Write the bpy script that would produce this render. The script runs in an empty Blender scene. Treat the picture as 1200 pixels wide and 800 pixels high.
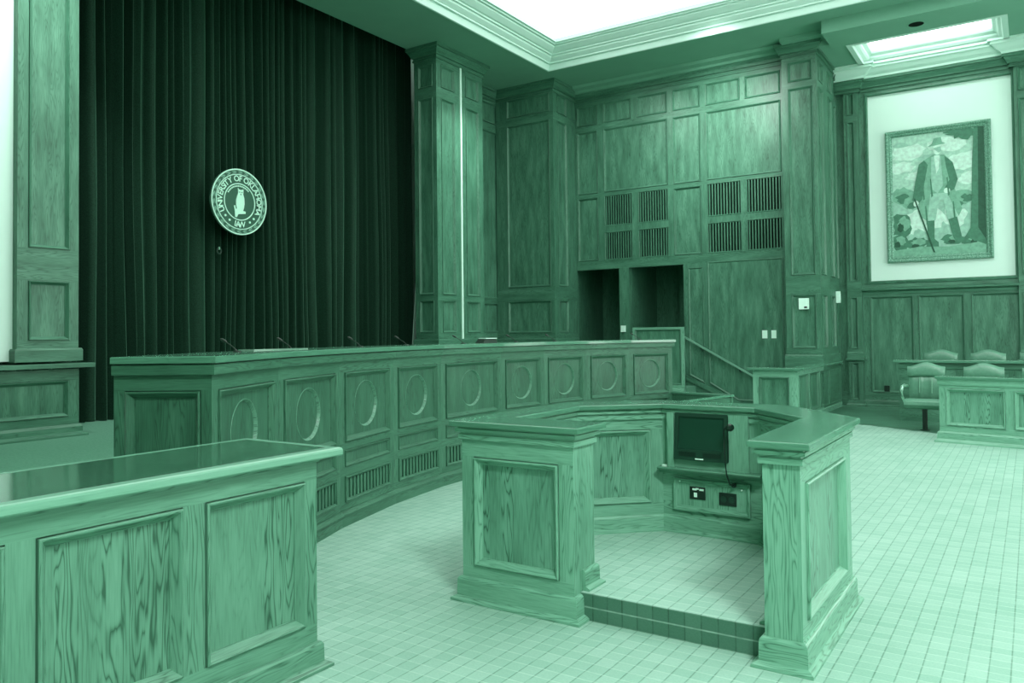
import bpy, math, random
from mathutils import Vector, Matrix
random.seed(7)
C = bpy.context.scene.collection
PI = math.pi

# ------------------------------------------------------------------ materials
def newmat(name):
    m = bpy.data.materials.new(name); m.use_nodes = True
    nt = m.node_tree
    return m, nt, nt.nodes['Principled BSDF']

def nd(nt, t, **kw):
    n = nt.nodes.new(t)
    for k, v in kw.items():
        setattr(n, k, v)
    return n

def flat(name, col, rough=.6, metal=0., spec=.5):
    m, nt, b = newmat(name)
    b.inputs['Base Color'].default_value = (*col, 1)
    b.inputs['Roughness'].default_value = rough
    b.inputs['Metallic'].default_value = metal
    b.inputs['Specular IOR Level'].default_value = spec
    return m

def mathn(nt, op, a, b=None, c=None):
    n = nd(nt, 'ShaderNodeMath', operation=op)
    for i, x in enumerate((a, b, c)):
        if x is None: continue
        if isinstance(x, (int, float)): n.inputs[i].default_value = x
        else: nt.links.new(x, n.inputs[i])
    return n.outputs[0]

def ramp(nt, fac, stops):
    r = nd(nt, 'ShaderNodeValToRGB')
    el = r.color_ramp.elements
    while len(el) > len(stops): el.remove(el[-1])
    while len(el) < len(stops): el.new(.5)
    for e, (p, c) in zip(el, stops):
        e.position = p; e.color = (*c, 1)
    nt.links.new(fac, r.inputs[0])
    return r.outputs[0]

def wood(name, dark, mid, light, rough=.38, figure=1.0, strip=.085, spec=.4, stain=.5):
    """oak: cathedral figure, pores and glued strips; u runs across the grain, v along it"""
    m, nt, b = newmat(name)
    L = nt.links.new
    uv = nd(nt, 'ShaderNodeUVMap'); uv.uv_map = 'UVMap'
    sep = nd(nt, 'ShaderNodeSeparateXYZ'); L(uv.outputs[0], sep.inputs[0])
    u, v = sep.outputs[0], sep.outputs[1]
    # strips of veneer
    su = mathn(nt, 'DIVIDE', u, strip)
    fl = mathn(nt, 'FLOOR', su)
    wn = nd(nt, 'ShaderNodeTexWhiteNoise', noise_dimensions='1D'); L(fl, wn.inputs['W'])
    # cathedral figure: contour lines of a stretched noise field
    cmb = nd(nt, 'ShaderNodeCombineXYZ')
    L(mathn(nt, 'MULTIPLY', u, 8.5), cmb.inputs[0])
    L(mathn(nt, 'MULTIPLY', v, 1.0), cmb.inputs[1])
    L(mathn(nt, 'MULTIPLY', wn.outputs[0], 3.0), cmb.inputs[2])
    n1 = nd(nt, 'ShaderNodeTexNoise'); n1.inputs['Scale'].default_value = 1.0; n1.inputs['Detail'].default_value = 2.5
    n1.inputs['Roughness'].default_value = .55
    L(cmb.outputs[0], n1.inputs['Vector'])
    cont = mathn(nt, 'FRACT', mathn(nt, 'MULTIPLY', n1.outputs['Fac'], 17.0))
    saw = mathn(nt, 'POWER', mathn(nt, 'MULTIPLY', mathn(nt, 'ABSOLUTE', mathn(nt, 'SUBTRACT', cont, .5)), 2.0), 3.0)
    msk = nd(nt, 'ShaderNodeMapRange', interpolation_type='SMOOTHSTEP')
    msk.inputs[1].default_value = .20; msk.inputs[2].default_value = .60
    L(wn.outputs[0], msk.inputs[0])
    saw = mathn(nt, 'MULTIPLY', saw, mathn(nt, 'ADD', mathn(nt, 'MULTIPLY', msk.outputs[0], .85), .15))
    # pores
    cm2 = nd(nt, 'ShaderNodeCombineXYZ')
    L(mathn(nt, 'MULTIPLY', u, 150.0), cm2.inputs[0]); L(mathn(nt, 'MULTIPLY', v, 7.0), cm2.inputs[1])
    n2 = nd(nt, 'ShaderNodeTexNoise'); n2.inputs['Scale'].default_value = 1.0; n2.inputs['Detail'].default_value = 3.0
    L(cm2.outputs[0], n2.inputs['Vector'])
    # broad stains
    cm3 = nd(nt, 'ShaderNodeCombineXYZ')
    L(mathn(nt, 'MULTIPLY', u, 9.0), cm3.inputs[0]); L(mathn(nt, 'MULTIPLY', v, 1.6), cm3.inputs[1])
    n3 = nd(nt, 'ShaderNodeTexNoise'); n3.inputs['Scale'].default_value = 1.0; n3.inputs['Detail'].default_value = 4.0
    L(cm3.outputs[0], n3.inputs['Vector'])
    t = mathn(nt, 'MULTIPLY', saw, -.42 * figure)
    t = mathn(nt, 'ADD', t, mathn(nt, 'MULTIPLY', mathn(nt, 'SUBTRACT', n2.outputs['Fac'], .5), .55))
    t = mathn(nt, 'ADD', t, mathn(nt, 'MULTIPLY', mathn(nt, 'SUBTRACT', n3.outputs['Fac'], .5), stain))
    t = mathn(nt, 'ADD', t, mathn(nt, 'MULTIPLY', mathn(nt, 'SUBTRACT', wn.outputs[0], .5), .13))
    t = mathn(nt, 'ADD', t, .58)
    col = ramp(nt, t, [(.12, dark), (.55, mid), (.95, light)])
    L(col, b.inputs['Base Color'])
    b.inputs['Roughness'].default_value = rough
    b.inputs['Specular IOR Level'].default_value = spec
    bmp = nd(nt, 'ShaderNodeBump'); bmp.inputs['Strength'].default_value = .12; bmp.inputs['Distance'].default_value = .002
    L(n2.outputs['Fac'], bmp.inputs['Height']); L(bmp.outputs[0], b.inputs['Normal'])
    return m

def carpet(name, lo, hi, pitch=.086):
    """squared carpet: dark seams along v, pale seams along u for sheen on the joint edges, mottled squares"""
    m, nt, b = newmat(name)
    L = nt.links.new
    uv = nd(nt, 'ShaderNodeUVMap'); uv.uv_map = 'UVMap'
    sep = nd(nt, 'ShaderNodeSeparateXYZ'); L(uv.outputs[0], sep.inputs[0])
    su = mathn(nt, 'DIVIDE', sep.outputs[0], pitch); sv = mathn(nt, 'DIVIDE', sep.outputs[1], pitch)
    def line(s, w):
        d = mathn(nt, 'ABSOLUTE', mathn(nt, 'SUBTRACT', mathn(nt, 'FRACT', s), .5))
        n = nd(nt, 'ShaderNodeMapRange', interpolation_type='SMOOTHSTEP')
        n.inputs[1].default_value = .5 - w; n.inputs[2].default_value = .5
        L(d, n.inputs[0]); return n.outputs[0]
    lu, lv = line(su, .065), line(sv, .09)
    cmb = nd(nt, 'ShaderNodeCombineXYZ'); L(mathn(nt, 'FLOOR', su), cmb.inputs[0]); L(mathn(nt, 'FLOOR', sv), cmb.inputs[1])
    wn = nd(nt, 'ShaderNodeTexWhiteNoise', noise_dimensions='2D'); L(cmb.outputs[0], wn.inputs[0])
    n1 = nd(nt, 'ShaderNodeTexNoise'); n1.inputs['Scale'].default_value = 90; n1.inputs['Detail'].default_value = 3
    L(uv.outputs[0], n1.inputs['Vector'])
    n2 = nd(nt, 'ShaderNodeTexNoise'); n2.inputs['Scale'].default_value = 1.6; n2.inputs['Detail'].default_value = 3
    L(uv.outputs[0], n2.inputs['Vector'])
    t = mathn(nt, 'MULTIPLY', wn.outputs[0], .22)
    t = mathn(nt, 'ADD', t, mathn(nt, 'MULTIPLY', n1.outputs['Fac'], .42))
    t = mathn(nt, 'ADD', t, mathn(nt, 'MULTIPLY', n2.outputs['Fac'], .36))
    col = ramp(nt, t, [(.30, lo), (.70, hi)])
    n4 = nd(nt, 'ShaderNodeTexNoise'); n4.inputs['Scale'].default_value = 14; n4.inputs['Detail'].default_value = 2
    L(uv.outputs[0], n4.inputs['Vector'])
    wv = mathn(nt, 'MULTIPLY_ADD', n4.outputs['Fac'], 1.6, -.15)
    mx = nd(nt, 'ShaderNodeMixRGB', blend_type='MULTIPLY'); L(mathn(nt, 'MULTIPLY', lu, mathn(nt, 'MINIMUM', wv, 1.0)), mx.inputs[0]); L(col, mx.inputs[1])
    mx.inputs[2].default_value = (.30, .44, .37, 1)
    mx2 = nd(nt, 'ShaderNodeMixRGB', blend_type='MIX'); L(mathn(nt, 'MULTIPLY', mathn(nt, 'MULTIPLY', lv, wv), .6), mx2.inputs[0]); L(mx.outputs[0], mx2.inputs[1])
    mx2.inputs[2].default_value = (.44, .64, .54, 1)  # sheen on the joint edges, put into the colour
    L(mx2.outputs[0], b.inputs['Base Color'])
    b.inputs['Roughness'].default_value = .55; b.inputs['Specular IOR Level'].default_value = .3
    bmp = nd(nt, 'ShaderNodeBump'); bmp.inputs['Strength'].default_value = .35; bmp.inputs['Distance'].default_value = .003
    h = mathn(nt, 'SUBTRACT', mathn(nt, 'MULTIPLY', n1.outputs['Fac'], .5), mathn(nt, 'ADD', lu, lv))
    L(h, bmp.inputs['Height']); L(bmp.outputs[0], b.inputs['Normal'])
    return m

def noisy(name, a, bcol, scale, rough, spec=.3, bump=0., sheen=0.):
    m, nt, b = newmat(name)
    L = nt.links.new
    tc = nd(nt, 'ShaderNodeTexCoord')
    n1 = nd(nt, 'ShaderNodeTexNoise'); n1.inputs['Scale'].default_value = scale; n1.inputs['Detail'].default_value = 4
    L(tc.outputs['Object'], n1.inputs['Vector'])
    L(ramp(nt, n1.outputs['Fac'], [(.35, a), (.65, bcol)]), b.inputs['Base Color'])
    b.inputs['Roughness'].default_value = rough; b.inputs['Specular IOR Level'].default_value = spec
    if sheen:
        b.inputs['Sheen Weight'].default_value = sheen
        b.inputs['Sheen Roughness'].default_value = .35
        b.inputs['Sheen Tint'].default_value = (.35, .9, .6, 1)
    if bump:
        bm_ = nd(nt, 'ShaderNodeBump'); bm_.inputs['Strength'].default_value = bump; bm_.inputs['Distance'].default_value = .004
        L(n1.outputs['Fac'], bm_.inputs['Height']); L(bm_.outputs[0], b.inputs['Normal'])
    return m

M = {}
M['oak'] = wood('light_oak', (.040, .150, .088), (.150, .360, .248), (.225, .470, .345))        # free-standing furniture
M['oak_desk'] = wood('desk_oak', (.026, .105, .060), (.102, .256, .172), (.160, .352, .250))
M['oak_wall'] = wood('wall_oak', (.014, .066, .035), (.054, .170, .106), (.104, .270, .178), figure=.7, stain=.85, rough=.42, spec=.35)   # panelling, columns, bench; darker than the furniture oak
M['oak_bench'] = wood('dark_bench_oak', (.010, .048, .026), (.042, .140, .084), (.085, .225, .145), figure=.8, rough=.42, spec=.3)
M['oak_top'] = wood('polished_oak', (.034, .125, .074), (.074, .212, .136), (.108, .285, .188), rough=.14, figure=.4, spec=.6)
M['oak_edge'] = wood('oak_lipping', (.080, .230, .150), (.150, .340, .240), (.190, .400, .290), figure=.25, rough=.25)
M['desk_top'] = wood('dark_glossy_top', (.018, .075, .042), (.042, .130, .080), (.062, .170, .108), rough=.07, figure=.3, spec=.7)
M['oak_field'] = wood('light_oak_veneer', (.026, .105, .060), (.115, .295, .200), (.185, .405, .290), figure=1.35, stain=.7)
M['oak_desk_field'] = wood('desk_oak_veneer', (.022, .088, .050), (.094, .240, .160), (.150, .335, .236), figure=1.35, stain=.7)
M['oak_wall_field'] = wood('wall_oak_veneer', (.014, .066, .035), (.056, .174, .109), (.108, .276, .182), figure=.6, stain=1.1, rough=.42, spec=.35)
M['oak_bench_field'] = wood('bench_oak_veneer', (.010, .046, .025), (.034, .120, .071), (.068, .190, .120), figure=.8, stain=.8)
M['carpet'] = carpet('squared_carpet', (.205, .395, .305), (.300, .490, .400))
M['riser'] = carpet('shaded_riser', (.045, .135, .088), (.070, .180, .122))  # same squares as the tread, darkened to paint in the riser's shade
M['dais_carpet'] = noisy('dais_carpet', (.10, .27, .18), (.13, .31, .215), 40, .9, .1, .2)  # plain weave; the shade on the dais is put into its darker tone
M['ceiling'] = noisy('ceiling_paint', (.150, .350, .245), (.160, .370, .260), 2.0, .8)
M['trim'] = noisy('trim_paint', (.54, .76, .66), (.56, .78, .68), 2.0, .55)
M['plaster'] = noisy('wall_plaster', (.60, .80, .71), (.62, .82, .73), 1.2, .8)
M['velvet'] = noisy('velvet', (.0035, .023, .0115), (.0085, .040, .0215), 60, .75, .15, .2, sheen=.4)
M['dark'] = flat('dark_void', (.001, .006, .003), .9, 0, .1)
M['black'] = flat('black_plastic', (.003, .018, .010), .35)
M['bezel'] = flat('monitor_bezel', (.006, .040, .022), .4)
M['screen'] = flat('monitor_screen', (.008, .045, .026), .12, 0, .6)
M['metal'] = flat('satin_metal', (.45, .75, .6), .3, .8)
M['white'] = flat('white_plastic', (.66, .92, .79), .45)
M['leather'] = noisy('leather', (.075, .205, .135), (.09, .235, .155), 30, .35, .5)
M['leather_light'] = flat('leather_piping', (.16, .36, .25), .4)
M['seal_light'] = flat('seal_raised', (.50, .84, .67), .5)
M['seal_mid'] = flat('seal_mid', (.22, .46, .34), .6)
M['seal_dark'] = flat('seal_ground', (.014, .095, .052), .6)
M['gilt'] = noisy('carved_gilt', (.05, .18, .11), (.20, .42, .31), 45, .45, .5)
def emit(name, col, st):
    m = bpy.data.materials.new(name); m.use_nodes = True
    nt = m.node_tree; nt.nodes.clear()
    e = nt.nodes.new('ShaderNodeEmission'); o = nt.nodes.new('ShaderNodeOutputMaterial')
    e.inputs[0].default_value = (*col, 1); e.inputs[1].default_value = st
    nt.links.new(e.outputs[0], o.inputs[0]); return m
M['laylight'] = emit('laylight_glass', (.94, 1.0, .97), 2.8)
M['jurylight'] = emit('jury_laylight_glass', (.94, 1.0, .97), 6.0)

# ------------------------------------------------------------------ mesh builder
class Fr:
    """a vertical face: s runs right, z up, n out of the face"""
    def __init__(s, p, q):
        p, q = Vector((p[0], p[1])), Vector((q[0], q[1]))
        s.o = p; d = q - p; s.w = d.length; s.es = d / s.w
        s.en = Vector((s.es.y, -s.es.x))
    def p(s, a, z, n=0.):
        v = s.o + s.es * a + s.en * n
        return Vector((v.x, v.y, z))
    def dir(s, da, dz):
        return Vector((s.es.x * da, s.es.y * da, dz))

Z3 = Vector((0, 0, 1))
class MB:
    def __init__(s): s.v = []; s.f = []; s.uv = []; s.mi = []
    def face(s, pts, g=Z3, off=None, m=0):
        pts = [Vector(p) for p in pts]
        n = Vector((0, 0, 0))
        for i in range(len(pts)):
            a, b = pts[i], pts[(i + 1) % len(pts)]
            n += a.cross(b)
        if n.length < 1e-12: return
        n.normalize()
        g = Vector(g); gg = g - n * g.dot(n)
        if gg.length < .05:
            gg = Vector((1, 0, 0)) if abs(n.x) < .8 else Vector((0, 1, 0))
            gg = gg - n * gg.dot(n)
        gg.normalize(); t = gg.cross(n)
        if off is None: off = (random.uniform(0, 20), random.uniform(0, 20))
        i0 = len(s.v); s.v += [tuple(p) for p in pts]
        s.f.append(tuple(range(i0, i0 + len(pts))))
        s.uv.append([(p.dot(t) + off[0], p.dot(gg) + off[1]) for p in pts]); s.mi.append(m)
    def box8(s, P, g=Z3, m=0):
        """P = 4 bottom corners (ccw from above) then 4 top corners"""
        off = (random.uniform(0, 20), random.uniform(0, 20))
        for q in ((3, 2, 1, 0), (4, 5, 6, 7), (0, 1, 5, 4), (1, 2, 6, 5), (2, 3, 7, 6), (3, 0, 4, 7)):
            s.face([P[i] for i in q], g, off, m)
    def fbox(s, F, s0, s1, z0, z1, n0, n1, g='z', m=0):
        P = [F.p(a, z, n) for z in (z0, z1) for a, n in ((s0, n1), (s1, n1), (s1, n0), (s0, n0))]
        s.box8(P, Z3 if g == 'z' else F.dir(1, 0), m)
    def box(s, x0, x1, y0, y1, z0, z1, g=Z3, m=0):
        P = [Vector((x, y, z)) for z in (z0, z1) for x, y in ((x0, y0), (x1, y0), (x1, y1), (x0, y1))]
        s.box8(P, g, m)
    def prism(s, poly, z0, z1, g=Z3, top=True, bottom=False, m=0, gtop=(0, 1, 0)):
        n = len(poly)
        for i in range(n):
            a, b = poly[i], poly[(i + 1) % n]
            s.face([(a[0], a[1], z0), (b[0], b[1], z0), (b[0], b[1], z1), (a[0], a[1], z1)], g if g is not None else Vector((b[0]-a[0], b[1]-a[1], 0)), None, m)
        if top: s.face([(p[0], p[1], z1) for p in poly], gtop, None, m)
        if bottom: s.face([(p[0], p[1], z0) for p in reversed(poly)], gtop, None, m)
    def sweep(s, path, prof, closed=False, m=0, caps=True):
        """prof = [(out, z)...] swept along a plan path; 'out' is to the right of travel"""
        rows = [offset_path(path, o, closed) for o, z in prof]
        n = len(path); segs = n if closed else n - 1
        for i in range(segs):
            j = (i + 1) % n
            off = (random.uniform(0, 20), random.uniform(0, 20))
            g = Vector((path[j][0] - path[i][0], path[j][1] - path[i][1], 0))
            for k in range(len(prof) - 1):
                a, b = rows[k], rows[k + 1]
                s.face([(*a[i], prof[k][1]), (*a[j], prof[k][1]), (*b[j], prof[k + 1][1]), (*b[i], prof[k + 1][1])], g, off, m)
        if not closed and caps:
            for e in (0, n - 1):
                pts = [(*rows[k][e], prof[k][1]) for k in range(len(prof))]
                s.face(pts if e else pts[::-1], Z3, None, m)
    def mould(s, F, poly, prof, m=0):
        prev = offset_poly(poly, prof[0][0]); pn = prof[0][1]
        n = len(poly)
        offs = [(random.uniform(0, 20), random.uniform(0, 20)) for _ in range(n)]
        for d, nn in prof[1:]:
            cur = offset_poly(poly, d)
            for i in range(n):
                j = (i + 1) % n
                g = F.dir(poly[j][0] - poly[i][0], poly[j][1] - poly[i][1])
                s.face([F.p(*prev[i], pn), F.p(*prev[j], pn), F.p(*cur[j], nn), F.p(*cur[i], nn)], g, offs[i], m)
            prev, pn = cur, nn
    def tube(s, pts, r, seg=8, m=0, caps=True):
        pts = [Vector(p) for p in pts]
        rs = r if isinstance(r, (list, tuple)) else [r] * len(pts)
        rings = []
        up = Vector((0, 0, 1))
        for i, p in enumerate(pts):
            d = (pts[min(i + 1, len(pts) - 1)] - pts[max(i - 1, 0)]).normalized()
            a = d.cross(up)
            if a.length < .05: a = d.cross(Vector((1, 0, 0)))
            a.normalize(); b = a.cross(d)
            rings.append([p + (a * math.cos(2 * PI * k / seg) + b * math.sin(2 * PI * k / seg)) * rs[i] for k in range(seg)])
        for i in range(len(pts) - 1):
            for k in range(seg):
                l = (k + 1) % seg
                s.face([rings[i][k], rings[i + 1][k], rings[i + 1][l], rings[i][l]], pts[i + 1] - pts[i], (0, 0), m)
        if caps:
            s.face(rings[0], Z3, (0, 0), m); s.face(rings[-1][::-1], Z3, (0, 0), m)
    def lathe(s, c, prof, seg=24, m=0):
        c = Vector(c)
        R = [[c + Vector((r * math.cos(2 * PI * k / seg), r * math.sin(2 * PI * k / seg), z)) for k in range(seg)] for r, z in prof]
        for i in range(len(prof) - 1):
            for k in range(seg):
                l = (k + 1) % seg
                s.face([R[i][k], R[i][l], R[i + 1][l], R[i + 1][k]], Z3, (0, 0), m)
    def mesh(s, name, mats, org=(0, 0, 0), smooth=False):
        me = bpy.data.meshes.new(name)
        o = Vector(org)
        me.from_pydata([tuple(Vector(v) - o) for v in s.v], [], s.f)
        uvl = me.uv_layers.new(name='UVMap')
        flatuv = [c for fu in s.uv for uv in fu for c in uv]
        uvl.data.foreach_set('uv', flatuv)
        me.polygons.foreach_set('material_index', s.mi)
        for mt in (mats if isinstance(mats, (list, tuple)) else [mats]): me.materials.append(mt)
        if smooth:
            import bmesh
            b = bmesh.new(); b.from_mesh(me)
            bmesh.ops.remove_doubles(b, verts=b.verts, dist=1e-5)
            for f in b.faces: f.smooth = True
            for e in b.edges:
                if len(e.link_faces) == 2 and e.calc_face_angle(0) > .7: e.smooth = False
            b.to_mesh(me); b.free()
        me.update()
        return me

def offset_path(path, d, closed):
    n = len(path); out = []
    P = [Vector((p[0], p[1])) for p in path]
    for i in range(n):
        a = P[i - 1] if (closed or i > 0) else None
        b = P[(i + 1) % n] if (closed or i < n - 1) else None
        ds = []
        if a is not None: ds.append((P[i] - a).normalized())
        if b is not None: ds.append((b - P[i]).normalized())
        ns = [Vector((q.y, -q.x)) for q in ds]
        if len(ns) == 1: v = ns[0] * d
        else:
            sm = ns[0] + ns[1]; v = sm * (2 * d / max(.2, sm.length_squared))
        w = P[i] + v; out.append((w.x, w.y))
    return out
def offset_poly(poly, d):          # inward for a ccw polygon in (s, z)
    return offset_path(poly, -d, True)
def rect(s0, s1, z0, z1): return [(s0, z0), (s1, z0), (s1, z1), (s0, z1)]

def grid_face(mb, F, s0, s1, z0, z1, holes, n=0., m=0, through=()):
    """a rail-and-stile face with rectangular openings"""
    S = sorted({s0, s1, *[h[0] for h in holes], *[h[1] for h in holes]})
    Zs = sorted({z0, z1, *[h[2] for h in holes], *[h[3] for h in holes]})
    S = [a for a in S if s0 - 1e-6 <= a <= s1 + 1e-6]; Zs = [a for a in Zs if z0 - 1e-6 <= a <= z1 + 1e-6]
    offr = [(random.uniform(0, 20), random.uniform(0, 20)) for _ in Zs]
    offs = [(random.uniform(0, 20), random.uniform(0, 20)) for _ in S]
    for i in range(len(S) - 1):
        a, b = S[i], S[i + 1]; c = (a + b) / 2
        for j in range(len(Zs) - 1):
            e, f = Zs[j], Zs[j + 1]; k = (e + f) / 2
            if any(h[0] < c < h[1] and h[2] < k < h[3] for h in holes): continue
            stile = not holes or any(h[2] < k < h[3] for h in holes)
            mb.face([F.p(a, e, n), F.p(b, e, n), F.p(b, f, n), F.p(a, f, n)], Z3 if stile else F.dir(1, 0), offs[i] if stile else offr[j], m)

# ------------------------------------------------------------------ objects
ORG = {}
def thing(name, label, cat, loc=(0, 0, 0), group=None, rz=0):
    o = bpy.data.objects.new(name, None); C.objects.link(o)
    o.location = loc; o.rotation_euler = (0, 0, rz); o.empty_display_size = .1
    o['label'] = label; o['category'] = cat
    if group: o['group'] = group
    ORG[o.name] = Vector(loc)
    return o
def struct_root(name):
    o = bpy.data.objects.new(name, None); C.objects.link(o); o['kind'] = 'structure'; ORG[o.name] = Vector((0, 0, 0)); return o
def part(name, mb, mat, parent, label=None, smooth=False, local=False):
    org = Vector((0, 0, 0)) if local else ORG[parent.name]
    o = bpy.data.objects.new(name, mb.mesh(name, mat, org, smooth)); C.objects.link(o)
    o.parent = parent; ORG[o.name] = org
    if label: o['label'] = label
    return o
def solo(name, mb, mat, label=None, cat=None, group=None, kind=None, smooth=False):
    o = bpy.data.objects.new(name, mb.mesh(name, mat, (0, 0, 0), smooth)); C.objects.link(o); ORG[o.name] = Vector((0, 0, 0))
    if label: o['label'] = label
    if cat: o['category'] = cat
    if group: o['group'] = group
    if kind: o['kind'] = kind
    return o
def dup(root, loc, label, group=None, rz=None):
    r = root.copy(); C.objects.link(r); r.location = loc; r['label'] = label
    if group: r['group'] = group
    if rz is not None: r.rotation_euler = (0, 0, rz)
    for ch in root.children:
        c = ch.copy(); C.objects.link(c); c.parent = r
        for g in ch.children:
            d = g.copy(); C.objects.link(d); d.parent = c
    return r

# recessed picture-frame moulding: outer lip, ogee, drop to the field
MO = [(0, 0), (0, -.016), (.005, -.016), (.005, .011), (.010, .015), (.016, .013), (.040, -.018), (.043, -.019), (.045, -.026)]
MO_S = [(0, 0), (0, -.012), (.004, -.012), (.004, .007), (.008, .010), (.012, .008), (.028, -.012), (.030, -.017)]
MO_A = [(-.03, 0), (-.03, .016), (-.018, .019), (-.006, .010), (.004, .003)]       # applied on the face
PM = ['oak_wall']
def panel(parent, F, s0, s1, z0, z1, prof=MO, name='panel', n=0., poly=None):
    poly = poly or rect(s0, s1, z0, z1)
    k = [(d, nn + n) for d, nn in prof]
    fb = MB(); inner = offset_poly(poly, prof[-1][0])
    fb.face([F.p(*q, k[-1][1]) for q in inner], Z3)
    o = part(name, fb, M[PM[0] + '_field'], parent)
    mb = MB(); mb.mould(F, poly, k)
    part('molding', mb, M[PM[0]], o)
    return o

def slab(mb, poly, z0, z1, ch=.006, m=0, gtop=(0, 1, 0)):
    ch *= .9
    """a top with eased edges, its outline poly ccw"""
    n = len(poly)
    mb.sweep(poly, [(-.01, z0), (0, z0), (0, z1 - ch), (-ch * .4, z1 - ch * .4), (-ch, z1)], True, m)
    top = offset_path(poly, -ch, True)
    mb.face([(*p, z1) for p in top], gtop, None, m)
    low = offset_path(poly, -.01, True)
    mb.face([(*p, z0) for p in reversed(low)], gtop, None, m)

CROWN = lambda z1, h=.22, o=.11: [(0, z1 - h), (.022, z1 - h), (.022, z1 - h * .88), (.010, z1 - h * .84), (.010, z1 - h * .72), (.045, z1 - h * .70), (.045, z1 - h * .64), (o * .55, z1 - h * .48), (o * .80, z1 - h * .30), (o * .80, z1 - h * .24), (o, z1 - h * .22), (o, z1)]
CROWN_OLD = lambda z1, h=.22, o=.11: [(0, z1 - h), (.015, z1 - h), (.018, z1 - h + .03), (.03, z1 - h * .72), (.045, z1 - h * .60), (o * .75, z1 - h * .28), (o * .80, z1 - h * .22), (o, z1 - h * .20), (o, z1)]
H = 7.10

# ================================================================== SETTING
# floor
mb = MB(); off = (.043, .01)
mb.face([(-12, -3, 0), (5, -3, 0), (5, 19, 0), (-12, 19, 0)], (0, 1, 0), (0.031, 0.02))
solo('floor', mb, M['carpet'], kind='structure')

# raised floor behind the bench
bcx, bcy, bR = 3.504, 7.308, 8.64
def arc(r, deg):
    a = math.radians(deg); return (bcx - r * math.cos(a), bcy + r * math.sin(a))
ANG = [-31.43, -24.95, -18.25, -11.9, -5.98, 1.75, 7.37, 13.0, 18.68, 24.27]
DZ = .42
mb = MB()
poly = [(-11.2, .4), (-5.0, .4), arc(9.1, -31.0)] + [arc(9.1, a) for a in ANG[1:-1]] + [arc(9.1, 24.0), (-5.62, 14.5), (-5.9, 14.56), (-5.9, 16.0), (-6.02, 17.6), (-11.2, 17.6)]
mb.prism(poly, 0, DZ, None)
solo('floor_dais', mb, M['dais_carpet'], kind='structure')

# wall behind the curtain and at the far left
wl = struct_root('wall_left')
mb = MB()
mb.box(-11.3, -11.15, .3, 17.7, DZ, 7.8)
part('plaster_wall', mb, M['plaster'], wl)
mb = MB()
mb.box(-9.62, -9.52, .3, 4.36, 1.30, 7.3)
part('plaster_panel', mb, M['plaster'], wl)

# ceiling with the big coffer opening
cx0, cx1, cy0, cy1 = -8.44, 4.0, 3.6, 14.36
mb = MB()
def ceil_rect(mb, x0, x1, y0, y1, z, t=.25):
    mb.box(x0, x1, y0, y1, z, z + t, (1, 0, 0))
ceil_rect(mb, -10.04, cx0, -3, 16.2, H)
ceil_rect(mb, cx0, 5, cy1, 16.2, H)
ceil_rect(mb, cx1, 5, -3, cy1, H); ceil_rect(mb, cx0, cx1, -3, cy0, H)
mb.box(-11.3, -9.9, -3, 16.2, 7.75, 7.9)
ceil_rect(mb, -11.3, -10.04, 13.3, 16.2, H)
mb.box(-11.3, -9.5, -.2, .3, 0, 7.9)
mb.box(-10.06, -10.04, .3, 13.0, H, 7.8)
mb.box(-11.3, -10.04, 13.25, 13.3, 0, 7.8)
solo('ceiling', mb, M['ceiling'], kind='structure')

# stepped plaster moulding of the coffer
COF = [(-.03, H - .012), (.004, H - .012), (.010, H - .004), (.035, H + .105), (.085, H + .108), (.085, H + .135), (.10, H + .140), (.17, H + .19), (.175, H + .225), (.215, H + .225), (.215, H + .255), (.25, H + .26), (.35, H + .325), (.355, H + .35), (.40, H + .352), (.41, H + .375), (.455, H + .38), (.455, H + .46)]
mb = MB()
path = [(cx1, cy0), (cx0, cy0), (cx0, cy1), (cx1, cy1)]    # clockwise from above: out = inward of opening
path = [(cx0, cy0), (cx1, cy0), (cx1, cy1), (cx0, cy1)]
mb.sweep(path, [(-o, z) for o, z in COF], True)
solo('trim_1', mb, M['trim'], kind='structure')
mb = MB(); i = .45
mb.face([(cx0 + i, cy0 + i, H + .45), (cx0 + i, cy1 - i, H + .45), (cx1 - i, cy1 - i, H + .45), (cx1 - i, cy0 + i, H + .45)])
solo('window_1', mb, M['laylight'], kind='structure')

# beam before the jury alcove, alcove ceiling, its laylight
mb = MB(); mb.box(-3.05, 5, 14.85, 15.72, 6.86, 7.2, (1, 0, 0))
mb.box(-3.9, -3.05, 15.3, 17.7, 7.02, 7.2, (1, 0, 0))
solo('ceiling_beam', mb, M['ceiling'], kind='structure')
JH = 6.90
jx0, jx1, jy0, jy1 = -2.72, -.33, 15.86, 17.25
mb = MB()
ceil_rect(mb, -3.45, jx0, 15.6, 17.8, JH); ceil_rect(mb, jx1, 3, 15.6, 17.8, JH)
ceil_rect(mb, jx0, jx1, 15.6, jy0, JH); ceil_rect(mb, jx0, jx1, jy1, 17.8, JH)
solo('ceiling_alcove', mb, M['ceiling'], kind='structure')
mb = MB()
mb.sweep([(jx0, jy0), (jx1, jy0), (jx1, jy1), (jx0, jy1)], [(.09, JH), (.09, JH - .03), (.0, JH - .03), (-.02, JH + .01), (-.07, JH + .05), (-.10, JH + .09), (-.10, JH + .12), (-.16, JH + .16), (-.18, JH + .20), (-.18, JH + .26)], True)
solo('trim_2', mb, M['trim'], kind='structure')
mb = MB(); i = .17
mb.face([(jx0 + i, jy0 + i, JH + .25), (jx0 + i, jy1 - i, JH + .25), (jx1 - i, jy1 - i, JH + .25), (jx1 - i, jy0 + i, JH + .25)])
solo('window_2', mb, M['jurylight'], kind='structure')

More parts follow.
